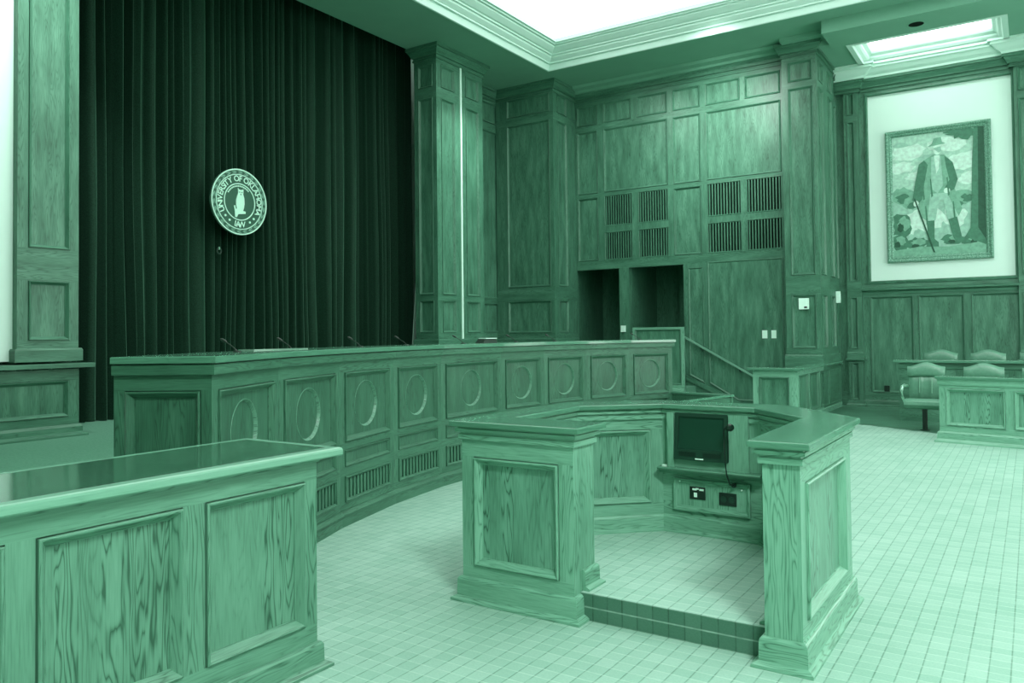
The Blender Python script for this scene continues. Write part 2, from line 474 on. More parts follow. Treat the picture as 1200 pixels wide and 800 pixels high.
# walls behind and to the right of the viewer; unseen window openings added for light in both
mb = MB(); FB = Fr((5.0, -3.0), (-11.3, -3.0))
added_openings_b = [(.4, 2.4, .8, 5.6)]
grid_face(mb, FB, 0, FB.w, 0, H + .2, added_openings_b)
for h in added_openings_b: mb.mould(FB, rect(*h), [(0, 0), (0, -.2)])
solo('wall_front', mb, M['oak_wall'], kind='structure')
mb = MB(); FW = Fr((5.0, 19.0), (5.0, -3.0))
wins = [(19 - y - 1.1, 19 - y + 1.1, 1.0, 5.2) for y in (14.6, 11.2, 7.8)]
grid_face(mb, FW, 0, FW.w, 0, H + .2, wins)
for h in wins: mb.mould(FW, rect(*h), [(0, 0), (0, -.2)])
solo('wall_window_side', mb, M['oak_wall'], kind='structure')

# ------------------------------------------------------------------ back wall (grilles, two doorways, stair side)
VY = 15.95
FV = Fr((-8.80, VY), (-3.9, VY))
X0 = -8.80
def xs(x): return x - X0
cols = [(-8.64, -8.12), (-7.97, -6.45), (-6.33, -5.72), (-5.60, -4.07)]
holes = []; pans = []
for a, b in ((-8.64, -8.12), (-7.97, -7.29), (-7.15, -6.45), (-6.33, -5.72), (-5.60, -4.88), (-4.78, -4.07)):
    pans.append((a, b, 6.25, 6.71))
for a, b in cols: pans.append((a, b, 4.69, 6.12))
for a, b in (cols[0], cols[2]): pans.append((a, b, 3.17, 4.60))
vents = []
for (a, b, c, d) in ((-7.97, -7.29, -7.15, -6.45), (-5.60, -4.88, -4.78, -4.07)):
    for z0, z1 in ((3.93, 4.62), (3.17, 3.80)):
        vents.append((a, b, z0, z1)); vents.append((c, d, z0, z1))
doors = [(-8.73, -7.63, DZ, 2.97), (-7.39, -6.14, DZ, 2.97)]
mb = MB()
grid_face(mb, FV, 0, FV.w, 0, H, [(xs(a), xs(b), c, d) for a, b, c, d in pans + vents + doors])
for a, b, c, d in doors:      # jambs and heads
    mb.box(a - .001, a, VY, VY + .16, c, d); mb.box(b, b + .001, VY, VY + .16, c, d); mb.box(a, b, VY, VY + .16, d, d + .001, (1, 0, 0))
# backing
mb.box(-8.8, -3.9, VY + .06, VY + .12, 2.98, H)
mb.box(-6.14, -3.9, VY + .06, VY + .12, 0, 2.98)
wb = solo('wall_back', mb, M['oak_wall'], kind='structure')
for a, b, c, d in pans: panel(wb, FV, xs(a), xs(b), c, d)
panel(wb, FV, 0, 0, 0, 0, MO_A, poly=[(xs(-6.0), .66), (xs(-5.73), .52), (xs(-5.73), 2.86), (xs(-6.0), 2.86)])
panel(wb, FV, 0, 0, 0, 0, MO_A, poly=[(xs(-5.58), .50), (xs(-5.0), .17), (xs(-4.12), .17), (xs(-4.12), 2.96), (xs(-5.58), 2.96)])
mb = MB(); mb.sweep([(-8.8, VY), (-3.9, VY)], CROWN(7.06, .26, .10))
part('crown', mb, M['oak_wall'], wb)
mb = MB()
mb.box8([FV.p(xs(-6.15), z, n) for z, n in ()] or [Vector(p) for p in ((-6.15, VY - .03, .56), (-4.95, VY - .03, .02), (-4.95, VY, .02), (-6.15, VY, .56), (-6.15, VY - .03, .66), (-4.95, VY - .03, .12), (-4.95, VY, .12), (-6.15, VY, .66))], (1, 0, -.45))
part('stair_skirt', mb, M['oak_wall'], wb)
# plaster crown above the wood crown
mb = MB(); mb.sweep([(-8.68, VY - .02), (-4.0, VY - .02)], [(0, 6.98), (.12, 6.99), (.16, 7.03), (.30, 7.05), (.34, 7.09), (.34, 7.11)])
solo('trim_3', mb, M['ceiling'], kind='structure')
# passage behind the doorways
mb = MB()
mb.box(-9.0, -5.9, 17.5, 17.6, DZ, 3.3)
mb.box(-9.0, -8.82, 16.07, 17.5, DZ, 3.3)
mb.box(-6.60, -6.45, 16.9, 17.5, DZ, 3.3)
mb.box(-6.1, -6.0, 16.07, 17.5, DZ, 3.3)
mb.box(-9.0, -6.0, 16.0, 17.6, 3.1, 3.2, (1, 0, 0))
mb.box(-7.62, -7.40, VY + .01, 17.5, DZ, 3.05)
solo('wall_passage', mb, M['oak_bench'], kind='structure')  # darker wood stands in for the shade inside the passage

# vent grilles of the back wall
def grille(F, s0, s1, z0, z1, label, group, ns=11):
    t = thing('wall_vent', label, 'vent', F.p((s0 + s1) / 2, z0, 0), group)
    mb = MB(); mb.fbox(F, s0, s1, z0, z1, -.05, -.045); part('backing', mb, M['dark'], t, 'black backing')
    mb = MB(); mb.mould(F, rect(s0, s1, z0, z1), [(0, -.01), (0, .008), (.012, .010), (.022, .0), (.022, -.045)]); part('frame', mb, M['oak_wall'], t)
    w = s1 - s0 - .05; st = w / ns
    for i in range(ns):
        a = s0 + .025 + st * (i + .5)
        mb = MB(); mb.fbox(F, a - st * .20, a + st * .20, z0 + .02, z1 - .02, -.03, -.002); part('slat', mb, M['oak_wall'], t)
    return t
vn = ['upper left', 'upper right', 'lower left', 'lower right']
for i, (a, b, c, d) in enumerate(vents):
    side = 'over the two dark doorways' if i < 4 else 'above the tall panel with switches'
    grille(FV, xs(a), xs(b), c, d, f'{vn[i % 4]} slatted oak vent of the four {side}', 'slatted vents in the panelled wall')

# ------------------------------------------------------------------ columns
def column(label, poly, z0, z1, faces, base=1.15, baseh=.0, crown_path=None, closed_crown=False, basepath=None, ch=.26):
    """panelled pier: poly ccw; faces = {edge: [(s0, s1, z0, z1)...]}"""
    cxm = sum(p[0] for p in poly) / len(poly); cym = sum(p[1] for p in poly) / len(poly)
    t = thing('panelled_column', label, 'column', (cxm, cym, z0), None)
    mb = MB()
    for i in range(len(poly)):
        F = Fr(poly[i], poly[(i + 1) % len(poly)])
        grid_face(mb, F, 0, F.w, z0, z1, faces.get(i, []))
    part('shaft', mb, M['oak_wall'], t)
    for i, hs in faces.items():
        F = Fr(poly[i], poly[(i + 1) % len(poly)])
        for h in hs: panel(t, F, *h)
    if crown_path:
        mb = MB(); mb.sweep(crown_path, CROWN(z1, ch, .12), closed_crown, caps=True); part('crown', mb, M['oak_wall'], t)
    if basepath:
        mb = MB(); mb.sweep(basepath, [(.0, z0), (.035, z0), (.035, base - .02), (.025, base), (0, base)]); part('base', mb, M['oak_wall'], t)
    return t
# left column on its plinth
LX = -9.42
z3 = [(1.62, 2.18), (2.55, 6.50)]
poly = [(LX, 4.33), (LX, 5.01), (-10.1, 5.01), (-10.1, 4.33)]
poly = [(LX, 4.33), (LX, 5.01), (-9.85, 5.01), (-9.85, 4.33)]
column('oak column on a plinth at the left end of the dark curtain', poly, 1.29, H, {0: [(.115, .575, a, b) for a, b in ((1.53, 2.21), (2.58, 6.70))]}, base=1.44, crown_path=[(-9.85, 4.33), (LX, 4.33), (LX, 5.01), (-9.85, 5.01)], basepath=[(-9.85, 4.33), (LX, 4.33), (LX, 5.01), (-9.85, 5.01)])
poly = [(LX, 3.42), (LX, 4.09), (-9.85, 4.09), (-9.85, 3.42)]
column('oak column whose base corner just shows at the left edge of the photo', poly, 1.29, H, {0: [(.115, .575, a, b) for a, b in ((1.53, 2.21), (2.58, 6.70))]}, base=1.44, basepath=[(-9.85, 3.42), (LX, 3.42), (LX, 4.09), (-9.85, 4.09)])
# plinth
pl = thing('column_plinth', 'long panelled oak plinth with a ledge carrying the left column', 'plinth', (-9.5, 3, DZ))
PX = -9.35
poly = [(PX, .5), (PX, 4.98), (-9.95, 4.98), (-9.95, .5)]
F = Fr(poly[0], poly[1])
ph = [(.12, 2.15, .65, 1.07), (2.3, 4.36, .65, 1.07)]
mb = MB(); grid_face(mb, F, 0, F.w, DZ, 1.2, ph); F2 = Fr(poly[1], poly[2]); grid_face(mb, F2, 0, F2.w, DZ, 1.2, [])
part('body', mb, M['oak_wall'], pl)
for h in ph: panel(pl, F, *h)
mb = MB(); slab(mb, [(PX + .1, .5), (PX + .1, 5.12), (-9.95, 5.12), (-9.95, .5)], 1.215, 1.265); part('ledge', mb, M['oak_wall'], pl)
mb = MB(); mb.sweep([(PX, .5), (PX, 4.98), (-9.95, 4.98)], [(0, DZ), (.075, DZ), (.075, DZ + .02), (.045, DZ + .045), (.03, DZ + .05), (.03, .53), (.015, .56), (0, .56)]); part('baseboard', mb, M['oak_wall'], pl)

# column A (right end of the curtain), its white strip painted for light through a door gap
AY0, AY1 = 11.79, 13.31
z3 = [(1.0, 1.47), (1.60, 2.21), (2.31, 6.10), (6.30, 6.74)]
z3 = [(1.58, 2.20), (2.31, 6.10), (6.30, 6.74)]
poly = [(-9.97, AY0), (LX, AY0), (LX, AY1), (-9.97, AY1)]
fa = {0: [(.10, .46, a, b) for a, b in z3], 1: [(.14, .56, a, b) for a, b in z3] + [(.93, 1.37, a, b) for a, b in z3]}
ca = column('oak column at the right end of the curtain with a bright strip up its face', poly, DZ, H, fa, base=1.46, crown_path=[(-9.97, AY1), (-9.97, AY0), (LX, AY0), (LX, AY1), (-9.97, AY1)], basepath=[(-9.97, AY1), (-9.97, AY0), (LX, AY0), (LX, AY1), (-9.97, AY1)])
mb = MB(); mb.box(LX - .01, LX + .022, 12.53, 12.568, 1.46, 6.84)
part('gap_light_strip', mb, M['white'], ca, 'white strip for light through a gap')
# recess wall
wr = struct_root('wall_recess')
FR = Fr((-10.2, AY1), (-10.2, 15.0))
s0, s1 = 14.54 - AY1, 15.05 - AY1
hr = [(s0 - .2, s1, a, b) for a, b in [(1.58, 2.24), (2.34, 6.15), (6.33, 6.80)]]
mb = MB(); grid_face(mb, FR, 0, FR.w, DZ, H, hr); part('face', mb, M['oak_wall'], wr)
for h in hr: panel(wr, FR, *h)
mb = MB(); mb.sweep([(-10.2, AY1), (-10.2, 15.0)], CROWN(H, .26, .12)); part('crown', mb, M['oak_wall'], wr)
# column B (corner)
BX, BY = -8.68, 14.93
z3 = [(1.55, 2.25), (2.57, 6.27), (6.45, 6.90)]
z3 = [(1.56, 2.27), (2.58, 6.25), (6.42, 6.84)]
poly = [(-10.2, BY), (BX, BY), (BX, VY), (-10.2, VY)]
fb = {0: [(.30, 1.43, a, b) for a, b in z3], 1: [(.17, .60, a, b) for a, b in z3]}
column('wide oak column in the corner left of the doorways', poly, DZ, H, fb, base=1.44, crown_path=[(-10.2, BY), (BX, BY), (BX, VY)], basepath=[(-10.2, BY), (BX, BY), (BX, VY)])
# column C (right of the switches) and the wall over the side doorway
CX, CY = -3.31, 15.6
poly = [(-3.95, CY), (CX, CY), (CX, 17.15), (-3.95, 17.15)]
zc = [(1.21, 2.23), (2.60, 6.19), (6.31, 6.70)]
fc = {0: [(.11, .56, a, b) for a, b in zc], 1: [(.14, .52, a, b) for a, b in zc] + [(.92, 1.30, a, b) for a, b in zc]}
column('tall oak column right of the light switches, above the low partition', poly, 0, 7.05, fc, base=1.09, crown_path=[(-3.95, VY), (-3.95, CY), (CX, CY), (CX, 17.15)], basepath=[(-3.95, VY), (-3.95, CY), (CX, CY), (CX, 17.15)])
wc = struct_root('wall_side')
FS = Fr((CX - .03, 17.15), (CX - .03, 17.5))
mb = MB(); hs = [(.06, .30, 2.6, 6.19), (.06, .30, 6.31, 6.58)]
grid_face(mb, FS, 0, FS.w, 2.22, 6.95, hs); part('face', mb, M['oak_wall'], wc)
for h in hs: panel(wc, FS, *h, MO_S)
mb = MB(); mb.box(-4.3, -3.34, 17.48, 17.56, 0, 2.3); part('passage_end', mb, M['oak_wall'], wc)
mb = MB(); mb.sweep([(CX - .03, 17.15), (CX - .03, 17.5)], CROWN(6.86, .24, .10)); part('crown', mb, M['oak_wall'], wc)

# ------------------------------------------------------------------ right wall of the picture: panelling with the painting
PY = 17.5
wp = struct_root('wall_right')
FP = Fr((-3.36, PY), (3.0, PY)); px = lambda x: x + 3.36
hp = [(px(-2.76), px(-1.97), .28, 2.22), (px(-1.88), px(-1.09), .28, 2.22), (px(-.97), px(-.18), .28, 2.22), (px(.35), px(1.2), .28, 2.22)]
hw = (px(-2.73), px(-.24), 2.535, 6.31)
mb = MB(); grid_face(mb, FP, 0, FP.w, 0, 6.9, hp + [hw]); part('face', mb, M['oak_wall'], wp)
for h in hp: panel(wp, FP, *h)
mb = MB(); mb.face([FP.p(*q, -.03) for q in rect(*hw)]); part('plaster_panel', mb, M['plaster'], wp)
mb = MB(); mb.mould(FP, rect(*hw), [(-.06, 0), (-.06, .02), (-.02, .03), (0, .01), (0, -.03)]); part('molding', mb, M['oak_wall'], wp)
mb = MB(); mb.sweep([(-2.92, PY), (-.2, PY)], [(0, 2.26), (.02, 2.26), (.03, 2.31), (.10, 2.345), (.10, 2.375), (.02, 2.40), (.015, 2.46), (0, 2.47)]); part('chair_rail', mb, M['oak_wall'], wp)
mb = MB(); mb.sweep([(-2.95, PY), (-.2, PY)], [(0, 0), (.05, 0), (.05, .02), (.03, .04), (.022, .10), (.012, .13), (0, .13)]); part('baseboard', mb, M['oak_wall'], wp)
crown = [(-3.36, PY - .10), (-2.88, PY - .10), (-2.88, PY), (-.25, PY), (-.25, PY - .1), (3, PY - .1)]
mb = MB(); mb.sweep(crown, CROWN(6.66, .24, .12)); part('crown', mb, M['oak_wall'], wp)
mb = MB(); mb.sweep(crown, [(0, 6.66), (.13, 6.66), (.14, 6.70), (.20, 6.74), (.26, 6.80), (.30, 6.82), (.30, 6.87), (.34, 6.87), (.34, 6.91)])
solo('trim_4', mb, M['trim'], kind='structure')
for nm, x0, x1, pa in (('narrow oak pilaster at the left side of the painting wall', -3.18, -2.90, [(.06, .20)]), ('oak pilaster at the right edge of the photo beside the painting', -.20, .16, [(.06, .30)])):
    poly = [(x0, PY - .08), (x1, PY - .08), (x1, PY), (x0, PY)]
    zz = [(.12, .88), (1.16, 2.22), (2.55, 5.83), (5.96, 6.42)]
    t = column(nm, poly, 0, 6.45, {0: [(a, b, c, d) for a, b in pa for c, d in zz]}, basepath=None)
    ORG['oak_pilaster'] = ORG['oak_pilaster.001'] = ORG[t.name]; t.name = 'oak_pilaster'; ORG[t.name] = Vector(t.location)
    mb = MB(); mb.sweep([(x0, PY), (x0, PY - .08), (x1, PY - .08), (x1, PY)], [(0, .90), (.05, .93), (.05, .96), (.02, .97), (.02, 1.08), (.01, 1.10), (0, 1.10)]); part('pedestal_cap', mb, M['oak_wall'], t)
    mb = MB(); mb.sweep([(x0, PY), (x0, PY - .08), (x1, PY - .08), (x1, PY)], [(0, 0), (.05, 0), (.05, .02), (.025, .05), (.02, .10), (0, .11)]); part('baseboard', mb, M['oak_wall'], t)

# ================================================================== CURTAIN
def curtain():
    y0, y1, x = 4.35, 12.42, -10.74
    ys = [y0]; amps = []
    rnd = random.Random(3)
    folds = []; y = y0
    while y < y1:
        w = rnd.choice([.07, .09, .12, .15, .18, .24]) * rnd.uniform(.8, 1.2)
        folds.append((y, w, rnd.uniform(.08, .20), rnd.choice([.45, .6, .8, 2.0, 3.0]), rnd.uniform(-.05, .05))); y += w
    zs = [DZ + .01 + (7.70 - DZ) * k / 14 for k in range(15)]
    pts = []
    for (fy, w, a, pw, dr) in folds:
        for k in range(8):
            t = k / 8
            pts.append((fy + w * t, a * (math.sin(PI * t) ** pw), a, dr))
    mb = MB(); off = (0, 0)
    def P(i, j):
        yy, d, a, dr = pts[i]; z = zs[j]; f = 1 - (z - DZ) / 7.3
        wob = .03 * math.sin(yy * 2.1 + z * .7) + .02 * math.sin(yy * 5.3 - z * 1.1)
        e = max(0, (yy - 11.8)) / .6           # free right edge drifts back at the foot
        return Vector((x + d * (.8 + .3 * f) - .06 + .035 * math.sin(yy * 3.7), yy + wob * f - .10 * e * max(0, (3.6 - z)) / 3.2 , z))
    for i in range(len(pts) - 1):
        for j in range(len(zs) - 1):
            mb.face([P(i, j), P(i + 1, j), P(i + 1, j + 1), P(i, j + 1)], Z3, off)
    return mb
stc = solo('stage_curtain', curtain(), M['velvet'], 'tall dark velvet curtain in deep folds behind the curved bench', 'curtain', smooth=True)
mb = MB(); mb.box8([Vector(p) for p in ((-10.47, 12.16, DZ), (-10.45, 12.16, DZ), (-10.45, 12.6, DZ), (-10.47, 12.6, DZ), (-10.47, 12.43, 3.1), (-10.45, 12.43, 3.1), (-10.45, 12.6, 3.1), (-10.47, 12.6, 3.1))])  # pale piece added for the lit wall seen past the curtain edge
part('wedge', mb, M['plaster'], stc, 'added pale wedge standing for lit wall in the curtain gap')

# ================================================================== ROUND SEAL
def disc(mb, c, r, x0, x1, seg=72, m=0):
    a = [(c[1] + r * math.cos(2 * PI * k / seg), c[2] + r * math.sin(2 * PI * k / seg)) for k in range(seg)]
    mb.face([(x1, *p) for p in a], Z3, None, m); mb.face([(x0, *p) for p in a[::-1]], Z3, None, m)
    for k in range(seg):
        p, q = a[k], a[(k + 1) % seg]
        mb.face([(x0, *p), (x0, *q), (x1, *q), (x1, *p)], (1, 0, 0), (0, 0), m)
def ring(mb, c, r0, r1, x0, x1, seg=72):
    for k in range(seg):
        a, b = 2 * PI * k / seg, 2 * PI * (k + 1) / seg
        q = lambda r, t, x: (x, c[1] + r * math.cos(t), c[2] + r * math.sin(t))
        mb.face([q(r0, a, x1), q(r1, a, x1), q(r1, b, x1), q(r0, b, x1)])
        mb.face([q(r1, a, x0), q(r1, b, x0), q(r1, b, x1), q(r1, a, x1)])
        mb.face([q(r0, b, x0), q(r0, a, x0), q(r0, a, x1), q(r0, b, x1)])
def ypoly(mb, c, pts, x0, x1):
    a = [(c[1] + p[0], c[2] + p[1]) for p in pts]
    mb.face([(x1, *p) for p in a])
    for k in range(len(a)):
        p, q = a[k], a[(k + 1) % len(a)]
        mb.face([(x0, *p), (x0, *q), (x1, *q), (x1, *p)])
def glyph(ch, size):
    cu = bpy.data.curves.new('glyph', 'FONT'); cu.body = ch; cu.size = size; cu.align_x = 'CENTER'; cu.fill_mode = 'FRONT'; cu.resolution_u = 4; cu.offset = size * .022
    ob = bpy.data.objects.new('glyph', cu); C.objects.link(ob)
    bpy.context.view_layer.update()
    me = bpy.data.meshes.new_from_object(ob.evaluated_get(bpy.context.evaluated_depsgraph_get()))
    V = [v.co.copy() for v in me.vertices]; Fs = [tuple(p.vertices) for p in me.polygons]
    wd = max(v.x for v in V) - min(v.x for v in V) if V else size * .3
    bpy.data.objects.remove(ob); bpy.data.curves.remove(cu); bpy.data.meshes.remove(me)
    return V, Fs, wd
def arc_text(mb, c, text, r, size, a0, a1, x, flip=False, yscale=1.0):
    """text on a circle; angles in degrees, 0 = right, 90 = top"""
    gl = [glyph(ch, size) if ch != ' ' else ([], [], size * .30) for ch in text]
    tot = sum(g[2] for g in gl); sp = (abs(math.radians(a1 - a0)) * r - tot) / max(1, len(gl) - 1)
    s = 0.; sg = -1 if a1 < a0 else 1
    for V, Fs, w in gl:
        ang = math.radians(a0) + sg * (s + w / 2) / r
        s += w + sp
        rad = Vector((math.cos(ang), math.sin(ang)))
        tan = Vector((math.sin(ang), -math.cos(ang))) * (1 if not flip else -1)
        up = rad if not flip else -rad
        for f in Fs:
            pts = []
            for i in f:
                v = V[i]; q = rad * r + tan * v.x * 1.0 + up * v.y * yscale
                pts.append((x, c[1] + q.x, c[2] + q.y))
            n = (Vector(pts[1]) - Vector(pts[0])).cross(Vector(pts[2]) - Vector(pts[0]))
            mb.face(pts if n.x > 0 else pts[::-1])
SC = (-10.30, 7.97, 3.65); R = .515
seal = thing('wall_seal', 'round seal with an owl and ring of lettering hanging on the dark curtain', 'seal', SC)
mb = MB(); disc(mb, SC, R, -10.345, -10.30); part('ground', mb, M['seal_dark'], seal)
for q in ((.962, 1.0, -10.33, -10.288), (.815, .84, -10.305, -10.290), (.535, .565, -10.305, -10.290)):
    mb = MB(); ring(mb, SC, R * q[0], R * q[1], q[2], q[3]); part('ring', mb, M['seal_light'], seal)
mb = MB()
for k in range(26):           # leafy border
    a = 2 * PI * k / 26
    for sgn in (-1, 1):
        r0, r1 = R * .90, R * (.90 + sgn * .042)
        p = lambda r, t: (r * math.cos(t), r * math.sin(t))
        pts = [p(r0, a), p(r1 - sgn * .004, a + .07), p(r1, a + .19), p(r0 + sgn * .01, a + .15)]
        if sgn > 0: pts = pts[::-1]
        ypoly(mb, SC, pts, -10.30, -10.291)
part('wreath', mb, M['seal_mid'], seal)
mb = MB()
arc_text(mb, SC, 'UNIVERSITY OF OKLAHOMA', R * .625, .125, 211, -31, -10.289)
arc_text(mb, SC, 'LAW', R * .765, .125, 254, 286, -10.289, flip=True)
for a in (222, 238, 302, 318):
    disc(mb, (0, SC[1] + R * .69 * math.cos(math.radians(a)), SC[2] + R * .69 * math.sin(math.radians(a))), .018, -10.30, -10.289, 12)
part('lettering', mb, M['seal_light'], seal)
mb = MB()
for k in range(14):
    a0 = math.radians(150 - k * 7.5); a1 = a0 - math.radians(5.2)
    q = lambda r, t: (r * math.cos(t), r * math.sin(t))
    ypoly(mb, SC, [q(R * .46, a0), q(R * .46, a1), q(R * .50, a1), q(R * .50, a0)], -10.30, -10.291)
part('inner_band', mb, M['seal_light'], seal)
mb = MB()
owl = [(-.035, .215), (-.01, .19), (.03, .19), (.062, .205), (.062, .165), (.058, .125), (.078, .06), (.082, -.02), (.07, -.09), (.055, -.135), (.10, -.14), (.10, -.175), (.04, -.185), (-.03, -.195), (-.055, -.245), (-.085, -.24), (-.09, -.16), (-.105, -.07), (-.085, -.06), (-.075, -.12), (-.055, -.11), (-.068, -.05), (-.07, .02), (-.05, .09), (-.032, .13), (-.03, .165)]
ow = [(p[0] * 1.05, p[1] * 1.0) for p in owl][::-1]
ypoly(mb, SC, ow, -10.30, -10.286)
o = part('owl', mb, M['seal_light'], seal)
mb = MB()
for dx in (-.006, .036): disc(mb, (0, SC[1] + dx, SC[2] + .152), .010, -10.287, -10.2845, 12)
ypoly(mb, SC, [(.004, .128), (.015, .10), (.026, .128)][::1], -10.287, -10.2845)
part('face_mark', mb, M['seal_dark'], o)
mb = MB(); mb.box(-11.15, -10.345, SC[1] - .02, SC[1] + .02, SC[2] + .1, SC[2] + .14); part('hanger', mb, M['black'], seal)
# small ring below the seal
mb = MB()
pts = [(-10.52, 7.76 + .035 * math.cos(2 * PI * k / 14), 2.88 + .045 * math.sin(2 * PI * k / 14)) for k in range(15)]
cr_ = thing('curtain_ring', 'small metal ring on the curtain just below the round seal', 'ring', (-10.5, 7.76, 2.88))
mb.tube(pts, .012, 6, caps=False); part('ring', mb, M['bezel'], cr_)
mb = MB(); mb.box(-10.53, -10.51, 7.75, 7.77, 2.905, 2.945); part('clip', mb, M['metal'], cr_)

# ================================================================== CURVED BENCH
PM[0] = 'oak_bench'
bench = thing('judges_bench', 'long curved oak bench with a row of round recesses before the curtain', 'bench', (*arc(8.9, -3.6), 0))
BT = 1.443
PF = [arc(bR, a) for a in ANG]
body = MB()
rings_ = []
for i in range(9):
    F = Fr(PF[i], PF[i + 1]); w = F.w
    a, b = .075, w - .075
    hs = [(a, b, .675, 1.25), (a, b, .475, .615), (a, b, .19, .40)]
    grid_face(body, F, 0, w, 0, BT - .02, hs)
    rings_.append((F, a, b))
back = [arc(9.12, a) for a in ANG]
FE = Fr(arc(9.2, ANG[0]), PF[0])
eh = [(.065, .50, .17, 1.25)]
grid_face(body, FE, 0, FE.w, 0, BT - .02, eh)
FE2 = Fr(PF[-1], arc(9.2, ANG[-1])); grid_face(body, FE2, 0, FE2.w, 0, BT - .02, [])
for i in range(9):
    p, q = back[i], back[i + 1]
    body.face([(*q, 0), (*p, 0), (*p, BT - .02), (*q, BT - .02)])
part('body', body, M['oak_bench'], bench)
panel(bench, FE, *eh[0], name='end_panel')
def roundel_panel(F, a, b, z0, z1, cr, cz):
    rc = rect(a, b, z0, z1); inn = offset_poly(rc, MO[-1][0]); n = MO[-1][1]
    (sa, za), (sb, zb) = inn[0], inn[2]; cs = (a + b) / 2
    angs = sorted({2 * PI * k / 64 for k in range(64)} | {math.atan2(z - cz, s - cs) % (2 * PI) for s, z in inn})
    def outer(t):
        dx, dz = math.cos(t), math.sin(t); k = 1e9
        if dx > 1e-9: k = min(k, (sb - cs) / dx)
        if dx < -1e-9: k = min(k, (sa - cs) / dx)
        if dz > 1e-9: k = min(k, (zb - cz) / dz)
        if dz < -1e-9: k = min(k, (za - cz) / dz)
        return (cs + dx * k, cz + dz * k)
    mb = MB(); off = (random.uniform(0, 20), random.uniform(0, 20))
    for i in range(len(angs)):
        t, u = angs[i], angs[(i + 1) % len(angs)]
        ci = lambda t: (cs + cr * math.cos(t), cz + cr * math.sin(t))
        mb.face([F.p(*ci(t), n), F.p(*outer(t), n), F.p(*outer(u), n), F.p(*ci(u), n)], Z3, off)
    o = part('front_panel', mb, M['oak_bench_field'], bench)
    mb = MB(); mb.mould(F, rc, MO); part('molding', mb, M['oak_bench'], o)
    circ = [(cs + cr * math.cos(2 * PI * k / 64), cz + cr * math.sin(2 * PI * k / 64)) for k in range(64)]
    mb = MB(); mb.mould(F, circ, [(0, n), (0, n + .003), (.003, n + .004), (.006, n + .001), (.016, n - .016), (.017, n - .020)])
    r_ = part('roundel_rim', mb, M['oak_desk'], o)  # lighter oak stands in for the highlight on the rim
    mb = MB(); mb.face([F.p(*q, n - .019) for q in offset_poly(circ, .014)]); part('roundel', mb, M['oak_bench_field'], o)
for F, a, b in rings_:
    roundel_panel(F, a, b, .675, 1.25, .198, .965)
    panel(bench, F, a, b, .475, .615, MO_S, 'low_panel')
    v = MB(); v.mould(F, rect(a, b, .19, .40), [(0, 0), (0, .012), (.012, .014), (.024, .002), (.024, -.04)])
    ns = int((b - a - .06) / .055); st = (b - a - .05) / ns
    for k in range(ns):
        c = a + .025 + st * (k + .5); v.fbox(F, c - st * .27, c + st * .27, .21, .38, -.03, -.006)
    o = part('vent_grille', v, M['oak_bench'], bench)
    v = MB(); v.fbox(F, a + .01, b - .01, .2, .39, -.045, -.04); part('backing', v, M['dark'], o, 'black backing')
fp = [arc(9.2, ANG[0])] + PF + [arc(9.2, ANG[-1])]
mb = MB(); mb.sweep(fp, [(0, 1.338), (.026, 1.338), (.028, 1.342), (.028, 1.396), (-.02, 1.398)]); part('frieze', mb, M['oak_bench'], bench)
mb = MB(); mb.sweep(fp, [(0, 0), (.020, 0), (.020, .088), (.036, .092), (.036, .102), (.012, .125), (0, .125)]); part('baseboard', mb, M['oak_bench'], bench)
mb = MB()
front = offset_path(fp, .042, False)
bk = [arc(9.26, a) for a in ANG][::-1]
top_poly = front[1:-1] and ([front[0]] + front[1:-1] + [front[-1]])
f0, f1 = front[0], front[-1]
slab(mb, front + [arc(9.2, a) for a in ANG[1:-1]][::-1], 1.405, BT, .006); part('top', mb, M['oak_top'], bench)

PM[0] = 'oak_wall'
# gooseneck microphones along the bench
MICS = [(-25.08, 'first'), (-19.85, 'second'), (-12.55, 'third'), (-7.30, 'fourth'), (-.45, 'fifth'), (6.13, 'sixth'), (11.05, 'seventh'), (21.9, 'last')]
where = ['nearest the left end of the bench', 'second from the left end of the bench', 'third from the left end of the bench', 'against the right edge of the curtain', 'before the column with the bright strip', 'before the wide corner column, left of two', 'before the wide corner column, right of two', 'at the right end of the bench before the half wall']
def mic_mb():
    st = MB(); n = 8
    pts = [(0 - .012 * k ** 1.35 / 2.2, -.004 * k, .012 + .0105 * k) for k in range(n)]
    st.tube(pts, .004, 6)
    hd = MB(); e = Vector(pts[-1]); d = (Vector(pts[-1]) - Vector(pts[-2])).normalized()
    hd.tube([e, e + d * .012, e + d * .03, e + d * .05, e + d * .058], [.006, .011, .012, .010, .004], 10)
    bs = MB(); bs.lathe((0, 0, 0), [(0, 0), (.03, 0), (.03, .008), (.012, .014), (0, .014)], 16)
    return st, hd, bs
st, hd, bs = mic_mb()
p = arc(8.93, MICS[0][0])
mic = thing('gooseneck_microphone', 'gooseneck microphone on the bench, ' + where[0], 'microphone', (*p, BT), 'bench microphones')
mic.scale = (1.0, 1.0, .8)
part('base', bs, M['black'], mic, local=True); part('stem', st, M['black'], mic, local=True); part('head', hd, M['black'], mic, local=True)
for (a, _), w in list(zip(MICS, where))[1:]:
    dup(mic, (*arc(8.93, a), BT), 'gooseneck microphone on the bench, ' + w, 'bench microphones')
